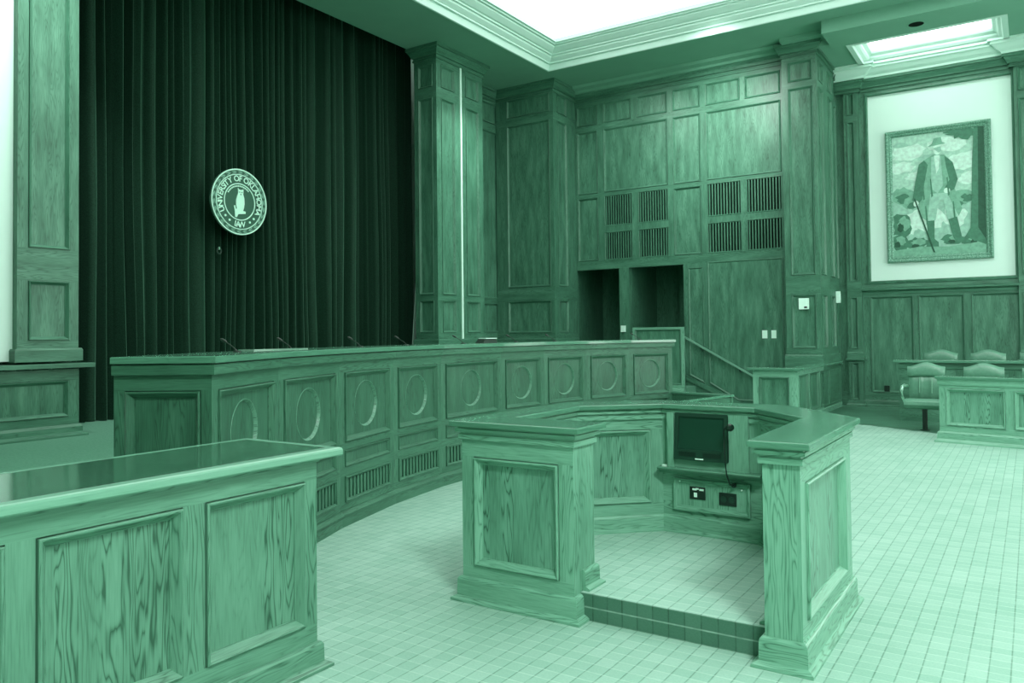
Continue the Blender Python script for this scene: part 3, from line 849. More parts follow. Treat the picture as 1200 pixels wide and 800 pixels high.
# folder and console on the bench
q = arc(8.98, -21.0)
mb = MB(); mb.box(q[0] - .09, q[0] + .09, q[1] - .26, q[1] + .26, BT, BT + .012, (0, 1, 0))
solo('desk_blotter', mb, M['oak_top'], 'thin flat board lying on the left part of the curved bench', 'board')
q = arc(8.93, 2.35)
con = thing('desk_console', 'small dark console with a pale top on the middle of the bench', 'console', (*q, BT))
mb = MB(); mb.box8([Vector(p) for p in ((q[0] - .06, q[1] - .13, BT), (q[0] + .06, q[1] - .13, BT), (q[0] + .06, q[1] + .16, BT), (q[0] - .06, q[1] + .16, BT), (q[0] - .06, q[1] - .07, BT + .05), (q[0] + .04, q[1] - .07, BT + .05), (q[0] + .04, q[1] + .16, BT + .05), (q[0] - .06, q[1] + .16, BT + .05))]); part('body', mb, M['black'], con)
mb = MB(); mb.box(q[0] - .06, q[0] + .05, q[1] - .06, q[1] + .16, BT + .05, BT + .058); part('lid', mb, M['white'], con, 'pale lid')

# ================================================================== LOW CLERK STATION beside the right end of the bench
ck = thing('clerk_partition', 'low oak partition running out from the right end of the bench', 'partition', (-4.0, 10.75, 0))
p0 = arc(bR, 24.2)
p1 = (-3.44, 10.62)
d = Vector((p1[0] - p0[0], p1[1] - p0[1])).normalized(); nrm = Vector((-d.y, d.x))
A = [p0, p1, (p1[0] + nrm.x * .05, p1[1] + nrm.y * .05), (p0[0] + nrm.x * .05, p0[1] + nrm.y * .05)]
mb = MB(); mb.prism(A, 0, .655)
e = Vector((-.17, -.98)).normalized(); en = Vector((-e.y, e.x))
B = [(p1[0] + e.x * 1.35, p1[1] + e.y * 1.35), (p1[0], p1[1] + .05), (p1[0] - .05, p1[1] + .05), (p1[0] + e.x * 1.35 - .05, p1[1] + e.y * 1.35)]
mb.prism(B, 0, .655); part('body', mb, M['oak_bench'], ck)
mb = MB(); slab(mb, offset_path(A, .012, True), .66, .69); slab(mb, offset_path(B, .015, True), .662, .688); part('cap', mb, M['oak_top'], ck)

# ================================================================== STAIR, HALF WALL, HANDRAIL, LOW PARTITION
stp = thing('stair', 'short flight of carpeted steps down from the dais along the panelled wall', 'stair', (-5.4, 15.2, 0))
mb = MB(); mb.box(-5.9, -5.62, 14.58, VY - .035, 0, .28, (0, 1, 0)); part('step', mb, M['carpet'], stp)
mb = MB(); mb.box(-5.62, -5.34, 14.58, VY - .035, 0, .14, (0, 1, 0)); part('step', mb, M['carpet'], stp)
hwl = thing('half_wall', 'panelled oak half wall beside the steps, right of the bench', 'partition', (-6.1, 14.5, 0))
FH = Fr((-6.66, 14.5), (-5.60, 14.5)); hh = [(.05, 1.01, .53, 1.60)]
mb = MB(); grid_face(mb, FH, 0, FH.w, 0, 1.645, hh); mb.box(-6.66, -5.60, 14.56, 14.58, 0, 1.645); mb.box(-5.602, -5.60, 14.5, 14.58, 0, 1.645); mb.box(-6.66, -6.658, 14.5, 14.58, 0, 1.645); mb.box(-6.66, -5.6, 14.5, 14.58, 1.643, 1.645, (1, 0, 0)); part('body', mb, M['oak'], hwl)
panel(hwl, FH, *hh[0], MO_S)
mb = MB(); mb.sweep([(-6.66, 14.5), (-5.6, 14.5)], [(0, 0), (.02, 0), (.02, .44), (.01, .46), (0, .46)]); part('baseboard', mb, M['oak'], hwl)
rl = thing('handrail', 'sloping wooden handrail on the panelled wall above the steps', 'handrail', (-5.4, VY, .68))
mb = MB()
ra, rb = Vector((-6.14, VY - .09, 1.46)), Vector((-4.66, VY - .09, .64))
dv = (rb - ra).normalized(); up = Vector((-dv.z, 0, dv.x)) * -1
up = Vector((dv.z * -1, 0, dv.x)); up = up if up.z > 0 else -up
P8 = []
for k in (-.018, .018):
    for p_, y in ((ra, -.022), (rb, -.022), (rb, .022), (ra, .022)):
        P8.append(p_ + up * k + Vector((0, y, 0)))
mb.box8(P8, dv); part('rail', mb, M['oak_edge'], rl)
for x in (-5.75, -4.95):
    t = (x - ra.x) / (rb.x - ra.x); z = ra.z + (rb.z - ra.z) * t
    mb = MB(); mb.tube([(x, VY - .09, z - .02), (x, VY - .08, z - .06), (x, VY, z - .08)], .010, 8); part('bracket', mb, M['black'], rl)
lw = thing('low_partition', 'low oak partition with a cap below the tall column right of the steps', 'partition', (-3.6, 15.3, 0))
LWX, LWY = -3.28, 13.6
poly = [(-4.02, LWY), (LWX, LWY), (LWX, 17.12), (LWX - .09, 17.12), (LWX - .09, LWY + .09), (-4.02, LWY + .09)]
F0 = Fr(poly[0], poly[1]); F1 = Fr(poly[1], poly[2])
h0 = [(.10, .60, .14, .77)]; h1 = [(.10, .74, .14, .80), (.84, 1.55, .14, .80), (1.65, 2.36, .14, .80), (2.46, 3.40, .14, .80)]
mb = MB(); grid_face(mb, F0, 0, F0.w, 0, .88, h0); grid_face(mb, F1, 0, F1.w, 0, .88, h1)
for i in range(2, 6):
    F = Fr(poly[i], poly[(i + 1) % 6]); grid_face(mb, F, 0, F.w, 0, .88, [])
part('body', mb, M['oak'], lw)
for h in h0: panel(lw, F0, *h)
for h in h1: panel(lw, F1, *h)
mb = MB(); slab(mb, [(-4.10, LWY - .06), (LWX + .06, LWY - .06), (LWX + .06, 17.14), (LWX - .18, 17.14), (LWX - .18, LWY + .2), (-4.10, LWY + .2)], .885, .925); part('cap', mb, M['oak_top'], lw)
mb = MB(); mb.sweep([(-4.02, LWY), (LWX, LWY), (LWX, 17.12)], [(0, 0), (.02, 0), (.02, .09), (.01, .10), (0, .10)]); part('baseboard', mb, M['oak'], lw)

PM[0] = 'oak'
# ================================================================== LECTERN ENCLOSURE (octagonal podium)
S = [(-2.885, 3.70), (-2.03, 3.70), (-2.03, 4.045), (-2.637, 4.05), (-2.637, 4.858), (-2.204, 5.27), (-1.546, 5.25), (-1.135, 4.80), (-1.125, 3.685), (-.845, 3.685), (-.845, 4.93), (-1.40, 5.54), (-2.36, 5.56), (-2.885, 5.07)]
ST = 1.043
pod = thing('lectern_enclosure', 'eight-sided oak lectern enclosure open to the front with a tiled step', 'lectern', (-1.86, 4.6, 0))
Bd = offset_path(S, -.055, True)
ph = {0: [(.085, .655, .205, .835)], 9: [(.09, .98, .205, .845)], 4: [(.09, None, .34, .86)], 13: [(.09, 1.15, .205, .835)], 6: [(.09, None, .34, .86)], 10: [(.09, None, .2, .84)], 11: [(.09, .74, .2, .84)], 12: [(.09, None, .2, .84)]}
mb = MB(); PP = []
cav = None
for i in range(len(Bd)):
    F = Fr(Bd[i], Bd[(i + 1) % len(Bd)]); hs = []
    for h in ph.get(i, []):
        hs.append((h[0], F.w - .09 if h[1] is None else h[1], h[2], h[3])); PP.append((F, hs[-1]))
    if i == 5:
        cav = F; hs = [(.105, .50, .60, .975)]
    grid_face(mb, F, 0, F.w, 0, ST - .03, hs)
part('body', mb, M['oak'], pod)
for F, h in PP: panel(pod, F, *h)
# step platform
inner = [Bd[2], Bd[3], Bd[4], Bd[5], Bd[6], Bd[7], Bd[8]]
pp = [(-2.08, 3.815), (-1.085, 3.815)] + [Bd[8]][:0] + [(-1.085, 4.82), (-1.52, 5.31), (-2.22, 5.33), (-2.69, 4.88), (-2.69, 3.99), (-2.08, 3.99)]
mb = MB(); mb.prism(pp, 0, .147, Z3)
# riser quad laid out so its joints meet the tread's
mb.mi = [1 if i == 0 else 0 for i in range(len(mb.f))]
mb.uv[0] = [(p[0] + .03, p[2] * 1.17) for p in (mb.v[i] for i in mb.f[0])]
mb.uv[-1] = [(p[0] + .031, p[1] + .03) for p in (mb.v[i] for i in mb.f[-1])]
stepo = part('step', mb, [M['carpet'], M['riser']], pod, 'squared carpet step with its riser coloured darker for shade')
# top
mb = MB(); slab(mb, S, ST - .03, ST, .007); part('top', mb, M['oak_top'], pod)
mb = MB(); mb.sweep(Bd, [(0, ST - .108), (.016, ST - .108), (.016, ST - .080), (.007, ST - .077), (.007, ST - .068), (.030, ST - .064), (.030, ST - .046), (.020, ST - .043), (.020, ST - .036), (.044, ST - .033), (.044, ST - .029)], True); part('cove_molding', mb, M['oak'], pod)
# outside base
ob = [(Bd[8][0], Bd[8][1] + .0)]
outer = [Bd[9 - 1], Bd[9], Bd[10], Bd[11], Bd[12], Bd[13], Bd[0], Bd[1], (Bd[1][0], 3.83)]
outer[0] = (Bd[8][0], 3.83)
outer = [(Bd[8][0], 3.80)] + [Bd[8]] + outer[1:]
BASE = [(0, 0), (.055, 0), (.055, .014), (.038, .024), (.026, .030), (.024, .118), (.020, .128), (.012, .136), (0, .138)]
mb = MB(); mb.sweep(outer, BASE); part('baseboard', mb, M['oak'], pod)
inn = [(Bd[1][0], 3.84), (Bd[2][0], Bd[2][1]), Bd[3], Bd[4], Bd[5], Bd[6], Bd[7], (Bd[7][0], 3.84)]
mb = MB(); mb.sweep(inn, [(0, .147), (.045, .147), (.045, .158), (.022, .170), (.02, .245), (.010, .258), (0, .26)]); part('inner_baseboard', mb, M['oak'], pod)
# cavity for the monitor, shelf, outlet panel
w = cav.w; c0, c1, cz0, cz1 = .105, .50, .60, .975
mb = MB()
mb.face([cav.p(c0, cz0, -.10), cav.p(c1, cz0, -.10), cav.p(c1, cz1, -.10), cav.p(c0, cz1, -.10)])
mb.face([cav.p(c0, cz0, 0), cav.p(c0, cz0, -.10), cav.p(c0, cz1, -.10), cav.p(c0, cz1, 0)])
mb.face([cav.p(c1, cz0, -.10), cav.p(c1, cz0, 0), cav.p(c1, cz1, 0), cav.p(c1, cz1, -.10)])
mb.face([cav.p(c0, cz0, 0), cav.p(c1, cz0, 0), cav.p(c1, cz0, -.10), cav.p(c0, cz0, -.10)], cav.dir(1, 0))
part('niche', mb, M['oak'], pod)
mb = MB()
mb.fbox(cav, .055, .105, .60, .985, 0, .05); part('niche_post', mb, M['oak'], pod)
mb = MB(); mb.fbox(cav, .495, w - .075, .60, .985, 0, .035); part('niche_post', mb, M['oak'], pod)
mb = MB(); mb.fbox(cav, .105, .495, .60, .665, 0, .03, 's'); part('niche_sill', mb, M['oak'], pod)
sh = [(-.06, .565), (-.06, .60)]
mb = MB(); 
a, b = cav.p(-.0, 0, 0), cav.p(w + .02, 0, 0)
mb.sweep([(a.x, a.y), (b.x, b.y)], [(0, .562), (.05, .562), (.062, .570), (.075, .585), (.10, .590), (.105, .600), (.095, .607), (0, .607)]); part('shelf', mb, M['oak_top'], pod)
op = part('outlet_panel', (lambda m_: (m_.mould(cav, rect(.085, w - .075, .305, .525), [(0, 0), (0, .022), (.012, .024), (.022, .014), (.034, .010)]), m_.face([cav.p(*q, .010) for q in offset_poly(rect(.085, w - .075, .305, .525), .034)], Z3), m_)[-1])(MB()), M['oak'], pod)
def plate(s0, s1, z0, z1, mat, name, par, n0=.010, n1=.016):
    m_ = MB(); m_.fbox(cav, s0, s1, z0, z1, n0, n1); return part(name, m_, mat, par)
pl1 = plate(.205, .317, .39, .475, M['black'], 'outlet_plate', op)
m_ = MB()
for s_, z_, w_, h_ in ((.227, .452, .03, .012), (.251, .458, .02, .010), (.277, .452, .03, .012), (.237, .405, .022, .03)):
    m_.fbox(cav, s_, s_ + w_, z_, z_ + h_, .016, .022)
part('plug', m_, M['white'], pl1, 'white connectors')
pl2 = plate(.415, .535, .37, .455, M['black'], 'outlet_plate', op)
m_ = MB()
for s_ in (.448, .502):
    m_.tube([cav.p(s_, .412, .016), cav.p(s_, .412, .020)], .022, 16)
part('socket', m_, M['bezel'], pl2)
m_ = MB()
for s_, z_ in ((.135, .505), (.575, .485)): m_.tube([cav.p(s_, z_, .016), cav.p(s_, z_, .026)], .005, 8)
part('screw', m_, M['white'], op)

# monitor in the niche
mo = thing('monitor', 'flat monitor set into the niche of the lectern enclosure', 'monitor', cav.p(.26, .66, .04))
tilt = .10
def mp(s, z, n):      # leaned back
    return cav.p(s, z, n + .03 - (z - .66) * tilt)
def mbox(m_, s0, s1, z0, z1, n0, n1):
    m_.box8([mp(a, z, n) for z in (z0, z1) for a, n in ((s0, n1), (s1, n1), (s1, n0), (s0, n0))])
m0, m1 = .112, .490
mb = MB()
for q in ((m0, .138, .664, .985), (m1 - .026, m1, .664, .985), (.138, m1 - .026, .96, .985), (.138, m1 - .026, .664, .735)): mbox(mb, *q, .0, .035)
mbox(mb, m0 + .01, m1 - .01, .67, .98, -.02, .004)
part('bezel', mb, M['bezel'], mo)
mb = MB(); mbox(mb, .138, m1 - .026, .735, .96, .004, .022); part('screen', mb, M['screen'], mo)
mb = MB(); mbox(mb, .148, .272, .690, .720, .035, .037); part('speaker', mb, M['black'], mo)
mb = MB(); mbox(mb, .322, .446, .690, .720, .035, .037); part('speaker', mb, M['black'], mo)
mb = MB(); mbox(mb, .268, .326, .672, .680, .035, .038); part('badge', mb, M['white'], mo)
# lectern microphone hanging in front of the niche
lm = thing('lectern_microphone', 'black gooseneck microphone rising in front of the lectern monitor', 'microphone', cav.p(.525, .50, .10))
mb = MB()
pts = [cav.p(q, z, n) for q, z, n in ((.525, .515, .03), (.525, .53, .10), (.512, .60, .13), (.500, .70, .12), (.492, .80, .11), (.490, .87, .11), (.496, .895, .12), (.508, .905, .125))]
mb.tube(pts, .0055, 8); part('stem', mb, M['black'], lm)
mb = MB(); e0 = pts[-1]; e1 = cav.p(.562, .918, .14)
mb.tube([e0, e0.lerp(e1, .3), e0.lerp(e1, .7), e1], [.010, .020, .026, .018], 14); part('head', mb, M['black'], lm)
mb = MB(); mb.tube([cav.p(.525, .515, .012), cav.p(.525, .515, .04)], .016, 12); part('base', mb, M['black'], lm)
mb = MB(); mb.fbox(cav, .015, .05, .607, .615, .03, .05)
solo('paper_scrap', mb, M['white'], 'tiny white scrap at the left end of the lectern shelf', 'paper')

PM[0] = 'oak_desk'
# ================================================================== COUNSEL DESK (near left)
desk = thing('counsel_desk', 'large panelled oak desk with a glossy top at the near left', 'desk', (-3.15, 1.5, 0))
DX, DE, DT = -2.84, 2.627, 1.015
DB = -3.44
poly = [(DX, -.6), (DX, DE), (DB, DE), (DB, -.6)]
F = Fr(poly[0], poly[1]); sy = lambda y: y + .6
dh = [(sy(-.28), sy(.42), .205, .875), (sy(.56), sy(1.27), .205, .875), (sy(1.37), sy(1.925), .205, .875), (sy(2.025), sy(2.555), .205, .875)]
dh = [(sy(-.45), sy(.05), .205, .875), (sy(.16), sy(.66), .205, .875), (sy(.765), sy(1.272), .205, .875), (sy(1.368), sy(1.925), .205, .875), (sy(2.025), sy(2.555), .205, .875)]
mb = MB(); grid_face(mb, F, 0, F.w, 0, DT - .04, dh)
for i in range(1, 4):
    G = Fr(poly[i], poly[(i + 1) % 4]); grid_face(mb, G, 0, G.w, 0, DT - .04, [])
part('body', mb, M['oak_desk'], desk)
for h in dh: panel(desk, F, *h)
top = [(-2.785, -.65), (-2.785, 2.745), (-3.487, 2.745), (-3.487, -.65)]
mb = MB(); slab(mb, offset_path(top, -.055, True), DT - .03, DT + .0005, .002); part('top', mb, M['desk_top'], desk)
mb = MB()
mb.sweep(top, [(-.057, DT), (-.012, DT), (-.003, DT - .004), (0, DT - .012), (0, DT - .034), (-.004, DT - .040), (-.06, DT - .040)], True); part('edge_band', mb, M['oak_edge'], desk)
mb = MB(); mb.sweep([(DX, -.6), (DX, DE), (DB, DE)], [(0, DT - .058), (.010, DT - .058), (.012, DT - .041)]); part('cove_molding', mb, M['oak_desk'], desk)
mb = MB(); mb.sweep([(DX, -.6), (DX, DE), (DB, DE)], [(0, 0), (.055, 0), (.055, .012), (.036, .024), (.024, .028), (.022, .105), (.014, .118), (0, .12)]); part('baseboard', mb, M['oak_desk'], desk)

PM[0] = 'oak'
# ================================================================== JURY BOX
jury = thing('jury_rail', 'panelled oak front of the jury box at the right edge', 'partition', (-.4, 12.2, 0))
jd = Vector((.974, -.225)); jn = Vector((.225, .974))
j0 = Vector((-1.10, 12.36))
jp = [tuple(j0), tuple(j0 + jd * 3.6), tuple(j0 + jd * 3.6 + jn * .14), tuple(j0 + jn * .14)]
F = Fr(jp[0], jp[1]); jh = [(.085, .80, .23, .735), (.90, 1.62, .23, .735), (1.72, 2.44, .23, .735)]
mb = MB(); grid_face(mb, F, 0, F.w, 0, .86, jh)
for i in range(1, 4):
    G = Fr(jp[i], jp[(i + 1) % 4]); grid_face(mb, G, 0, G.w, 0, .86, [])
part('body', mb, M['oak'], jury)
for h in jh: panel(jury, F, *h)
mb = MB(); slab(mb, offset_path(jp, .04, True), .865, .90); part('cap', mb, M['oak_top'], jury)
mb = MB(); mb.sweep([jp[3], jp[0], jp[1]], [(0, .775), (.012, .78), (.018, .80), (.02, .865)]); part('frieze', mb, M['oak'], jury)
mb = MB(); mb.sweep([jp[3], jp[0], jp[1]], [(0, 0), (.06, 0), (.055, .02), (.03, .05), (.025, .13), (.01, .15), (0, .15)]); part('baseboard', mb, M['oak'], jury)
# rear tier
jr = thing('jury_rear_rail', 'plain oak rail with a ledge behind the front row of jury chairs', 'partition', (-.5, 14.9, 0))
mb = MB(); mb.box(-1.92, 2.5, 14.9, 15.0, 0, .99, (1, 0, 0)); part('body', mb, M['oak_wall'], jr)
mb = MB(); slab(mb, [(-2.0, 14.83), (2.6, 14.80), (2.6, 15.12), (-2.0, 15.12)], .99, 1.03); part('cap', mb, M['oak_top'], jr)
mb = MB(); mb.sweep([(-1.92, 14.9), (2.5, 14.9)], [(0, .88), (.015, .885), (.02, .90), (.02, .99)]); part('frieze', mb, M['oak_wall'], jr)
for a, b in ((-1.07, -.90), (-.34, -.20), (.36, .52)):
    mb = MB(); mb.box(a, b, 14.885, 14.9, .76, .87); part('niche', mb, M['oak_bench'], jr, 'dark slot')
mb = MB(); mb.box(-1.90, 3.0, 15.0, 17.42, 0, .15, (1, 0, 0))
solo('floor_riser', mb, M['carpet'], kind='structure')

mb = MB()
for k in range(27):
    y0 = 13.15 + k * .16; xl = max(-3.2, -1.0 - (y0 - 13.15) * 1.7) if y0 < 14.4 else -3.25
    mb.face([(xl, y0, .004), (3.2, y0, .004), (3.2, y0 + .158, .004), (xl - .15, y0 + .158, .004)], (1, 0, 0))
solo('floor_jury_shade', mb, M['oak_wall'], kind='structure')  # dark planks painted in for shade on the floor by the jury box

def cushion(mb, xs_, zs_, yf, yb, top=None, seg=12):
    """upholstered block: front surface yf(u,v), back yb; arched top"""
    nu, nv = seg, 8
    def P(i, j, fr):
        u = i / nu; v = j / nv
        x = xs_[0] + (xs_[1] - xs_[0]) * u
        zt = zs_[1] + (top(2 * u - 1) if top else 0)
        z = zs_[0] + (zt - zs_[0]) * v
        e = min(1, 6 * min(u, 1 - u) + .25) * min(1, 5 * min(v, 1 - v) + .35)
        y = yf(u, v) if fr else yb(u, v)
        mid = (yf(u, v) + yb(u, v)) / 2
        return Vector((x, mid + (y - mid) * e ** .5, z))
    for i in range(nu):
        for j in range(nv):
            mb.face([P(i, j, 1), P(i + 1, j, 1), P(i + 1, j + 1, 1), P(i, j + 1, 1)], Z3, (0, 0))
            mb.face([P(i + 1, j, 0), P(i, j, 0), P(i, j + 1, 0), P(i + 1, j + 1, 0)], Z3, (0, 0))
    for j in range(nv):
        mb.face([P(0, j, 0), P(0, j, 1), P(0, j + 1, 1), P(0, j + 1, 0)], Z3, (0, 0))
        mb.face([P(nu, j, 1), P(nu, j, 0), P(nu, j + 1, 0), P(nu, j + 1, 1)], Z3, (0, 0))
    for i in range(nu):
        mb.face([P(i, nv, 1), P(i + 1, nv, 1), P(i + 1, nv, 0), P(i, nv, 0)], Z3, (0, 0))
        mb.face([P(i, 0, 0), P(i + 1, 0, 0), P(i + 1, 0, 1), P(i, 0, 1)], Z3, (0, 0))
def make_chair(label, loc):
    t = thing('jury_chair', label, 'chair', loc, 'jury chairs')
    lean = lambda z: (z - .45) * .16
    arch = lambda u: .075 * (.5 + .5 * math.cos(u * PI)) ** .8 + .012 * abs(u) ** 6
    mb = MB(); cushion(mb, (-.262, .262), (.80, .955), lambda u, v: .19 + (.35 + .13 * v) * .16 - .035 * math.sin(PI * v) ** .6, lambda u, v: .28 + (.35 + .13 * v) * .16, arch, 16)
    part('head_cushion', mb, M['leather'], t, smooth=True, local=True)
    mb = MB(); cushion(mb, (-.240, .240), (.47, .805), lambda u, v: .20 + (.02 + .33 * v) * .16 + .05 * (1 - v) ** 2 - .018 * math.sin(PI * u) - .012 * (min(abs(u - .36), abs(u - .64)) < .03), lambda u, v: .29 + (.02 + .33 * v) * .16, None, 24)
    part('backrest', mb, M['leather'], t, smooth=True, local=True)
    for sx in (-.085, .085):
        mb = MB(); mb.tube([(sx, .184 + (z - .49) * .16 - .016, z) for z in (.56, .64, .72, .80)], .006, 6); part('piping', mb, M['leather_light'], t, 'pale piping', local=True)
    mb = MB(); n = 10
    for i in range(n):       # seat: a rounded slab with a waterfall front
        pass
    prof = [(.22, .36), (-.20, .34), (-.275, .365), (-.305, .41), (-.295, .455), (-.25, .485), (-.15, .495), (.0, .48), (.22, .47)]
    xs_ = [-.25, -.235, -.1, .1, .235, .25]; sc = [.86, 1, 1, 1, 1, .86]
    R_ = [[Vector((x, y, .43 + (z - .43) * k)) for y, z in prof] for x, k in zip(xs_, sc)]
    for a in range(len(xs_) - 1):
        for k in range(len(prof)):
            l = (k + 1) % len(prof)
            mb.face([R_[a][k], R_[a][l], R_[a + 1][l], R_[a + 1][k]], Z3, (0, 0))
    mb.face(R_[0][::-1], Z3, (0, 0)); mb.face(R_[-1], Z3, (0, 0))
    part('seat', mb, M['leather'], t, smooth=True, local=True)
    for sx in (-1, 1):
        mb = MB(); mb.tube([(sx * .26, .22, .66), (sx * .285, .05, .675), (sx * .29, -.13, .665), (sx * .29, -.19, .62), (sx * .285, -.18, .52), (sx * .255, -.12, .42)], [.022, .026, .026, .022, .018, .016], 8)
        part('armrest', mb, M['metal'], t, 'pale armrest', smooth=True, local=True)
    mb = MB(); mb.lathe((0, 0, 0), [(0, .37), (.12, .37), (.10, .34), (.04, .32), (.036, .30), (.036, .02), (.07, .012), (.07, 0)], 20); part('post', mb, M['black'], t, smooth=True, local=True)
    return t
ch = make_chair('leather jury chair in full view left of the jury box front', (-1.41, 13.62, 0))
ch2 = dup(ch, (-.63, 13.55, 0), 'front row jury chair whose back shows above the jury box cap', 'jury chairs')
dup(ch, (.12, 13.40, 0), 'front row jury chair cut by the right edge of the photo', 'jury chairs')
dup(ch, (-1.39, 15.85, .15), 'rear row jury chair behind the leftmost front chair', 'jury chairs')
dup(ch, (-.66, 15.8, .15), 'rear row jury chair, its back below the framed painting', 'jury chairs')
dup(ch, (.07, 15.75, .15), 'rear row jury chair cut by the right edge of the photo', 'jury chairs')

# ================================================================== PAINTING
pt = thing('framed_painting', 'large framed painting of a standing figure on the pale wall panel', 'painting', (-1.5, PY, 2.87))
FPa = Fr((-2.41, PY - .02), (-.58, PY - .02)); W = FPa.w; Zb, Zt = 2.88, 5.52
mb = MB(); mb.mould(FPa, rect(0, W, Zb, Zt), [(0, -.04), (0, .03), (.01, .045), (.03, .05), (.05, .042), (.07, .022), (.085, .03), (.10, .024), (.115, .008), (.12, .0)])
fr = part('frame', mb, M['gilt'], pt)
mb = MB()
for side in range(4):       # carved rope bosses along the frame
    L_ = W if side % 2 == 0 else Zt - Zb
    k_ = int(L_ / .075)
    for k in range(k_):
        t = (k + .5) * L_ / k_
        s_, z_ = ((t, Zb + .03), (W - .03, Zb + t), (t, Zt - .03), (.03, Zb + t))[side]
        dx, dz = (.03, .012) if side % 2 == 0 else (.012, .03)
        a, b = (s_ - dx, z_ - dz), (s_ + dx, z_ + dz)
        mb.face([FPa.p(a[0], a[1], .048), FPa.p(s_ + dz * .8, z_ - dx * .35, .050), FPa.p(s_, z_, .066), FPa.p(s_ - dz * .8, z_ + dx * .2, .050)])
        mb.face([FPa.p(s_, z_, .066), FPa.p(s_ + dz * .8, z_ - dx * .35, .050), FPa.p(b[0], b[1], .048), FPa.p(s_ - dz * .8, z_ + dx * .2, .050)])
part('carving', mb, M['gilt'], fr)
tones = [(.34, .58, .46), (.50, .72, .61), (.16, .37, .26), (.055, .185, .115), (.018, .085, .048), (.27, .50, .39)]
pm = [noisy('paint_%s' % n, tuple(c * .86 for c in t), tuple(min(1, c * 1.12) for c in t), 14, .5) for n, t in zip(('sky', 'cloud', 'mid', 'shade', 'deep', 'pale'), tones)]
cv = MB(); c0, cz0, cw, chh = .12, Zb + .12, W - .24, Zt - Zb - .24
LN = [0]
def pp_(pts, m):
    LN[0] += 1
    q = [FPa.p(c0 + x * cw, cz0 + y * chh, -.012 + .0004 * LN[0]) for x, y in pts]
    n = (q[1] - q[0]).cross(q[2] - q[0])
    a = sum((pts[i][0] * pts[(i + 1) % len(pts)][1] - pts[(i + 1) % len(pts)][0] * pts[i][1]) for i in range(len(pts)))
    cv.face(q if a > 0 else q[::-1], Z3, None, m)
def blob(x, y, rx, ry, m, seed=0, n=18, j=.25):
    r_ = random.Random(seed)
    pp_([(min(1, max(0, x + rx * math.cos(2 * PI * k / n) * (1 + r_.uniform(-j, j)))), min(1, max(0, y + ry * math.sin(2 * PI * k / n) * (1 + r_.uniform(-j, j))))) for k in range(n)], m)
pp_([(0, 0), (1, 0), (1, 1), (0, 1)], 0)
for x, y, rx, ry, s in ((.18, .86, .20, .07, 1), (.10, .74, .14, .05, 2), (.62, .90, .22, .06, 3), (.78, .74, .16, .08, 4), (.30, .66, .16, .04, 5), (.85, .60, .12, .05, 6)): blob(x, y, rx, ry, 1, s)
for x, y, rx, ry, s in ((.42, .80, .12, .03, 7), (.10, .93, .10, .02, 8), (.70, .66, .10, .02, 9)): blob(x, y, rx, ry, 5, s)
pp_([(0, .47), (.14, .52), (.3, .46), (.5, .42), (.75, .48), (1, .44), (1, 0), (0, 0)], 5)
for x, y, rx, ry, s in ((.10, .50, .14, .07, 11), (.20, .44, .10, .05, 12), (.78, .46, .12, .06, 13), (.70, .42, .08, .04, 14)): blob(x, y, rx, ry, 2, s); blob(x + .02, y - .02, rx * .6, ry * .55, 3, s + 40)
for x, y, rx, ry, s in ((.35, .30, .20, .10, 15), (.18, .24, .08, .06, 16), (.68, .30, .12, .08, 17)): blob(x, y, rx, ry, 1, s)
for x, y, rx, ry, s in ((.10, .26, .11, .10, 18), (.06, .12, .10, .07, 19), (.26, .10, .13, .045, 20), (.88, .10, .12, .06, 21), (.66, .12, .12, .04, 22)): blob(x, y, rx, ry, 3, s); blob(x + .02, y + .01, rx * .6, ry * .6, 2, s + 60); blob(x - .02, y - .02, rx * .35, ry * .35, 4, s + 80)
pp_([(0, .05), (.3, .075), (.6, .06), (1, .09), (1, 0), (0, 0)], 2)
pp_([(.90, 1), (1, 1), (1, .06), (.78, .13), (.84, .20), (.86, .45), (.875, .75)], 3)
pp_([(.94, 1), (1, 1), (1, .1), (.92, .2), (.93, .5)], 4)
for x, y, rx, ry, s in ((.80, .97, .16, .05, 31), (.70, .99, .1, .03, 32)): blob(x, y, rx, ry, 3, s, j=.4)
# the figure: boots, breeches, long coat, arms, head with a brimmed hat, staff
pp_([(.36, .07), (.50, .065), (.50, .10), (.455, .13), (.46, .30), (.37, .30), (.385, .12)], 3)
pp_([(.68, .10), (.84, .075), (.84, .10), (.75, .13), (.70, .31), (.60, .30), (.655, .14)], 3)
pp_([(.37, .28), (.47, .28), (.51, .44), (.56, .44), (.60, .28), (.71, .30), (.64, .52), (.40, .52)], 5)
pp_([(.30, .32), (.38, .28), (.42, .50), (.60, .50), (.72, .30), (.76, .36), (.66, .58), (.67, .74), (.58, .81), (.46, .82), (.36, .78), (.30, .56)], 2)
pp_([(.36, .78), (.40, .74), (.36, .60), (.33, .46), (.27, .42), (.22, .46), (.26, .62), (.30, .75)], 3)
pp_([(.58, .80), (.67, .74), (.72, .60), (.68, .52), (.60, .50), (.58, .54), (.63, .60), (.60, .70)], 3)
pp_([(.44, .80), (.54, .81), (.56, .56), (.50, .50), (.43, .54)], 5)
pp_([(.47, .81), (.53, .81), (.52, .70), (.49, .66)], 1)
blob(.505, .865, .045, .05, 1, 51, j=.03); pp_([(.46, .87), (.545, .88), (.55, .84), (.52, .83)], 5)
pp_([(.40, .885), (.60, .90), (.56, .915), (.55, .955), (.47, .95), (.45, .91)], 2)
blob(.26, .43, .03, .025, 1, 52, j=.05); blob(.60, .515, .035, .022, 1, 53, j=.05)
pp_([(.235, .47), (.25, .475), (.46, .02), (.44, .02)], 4)
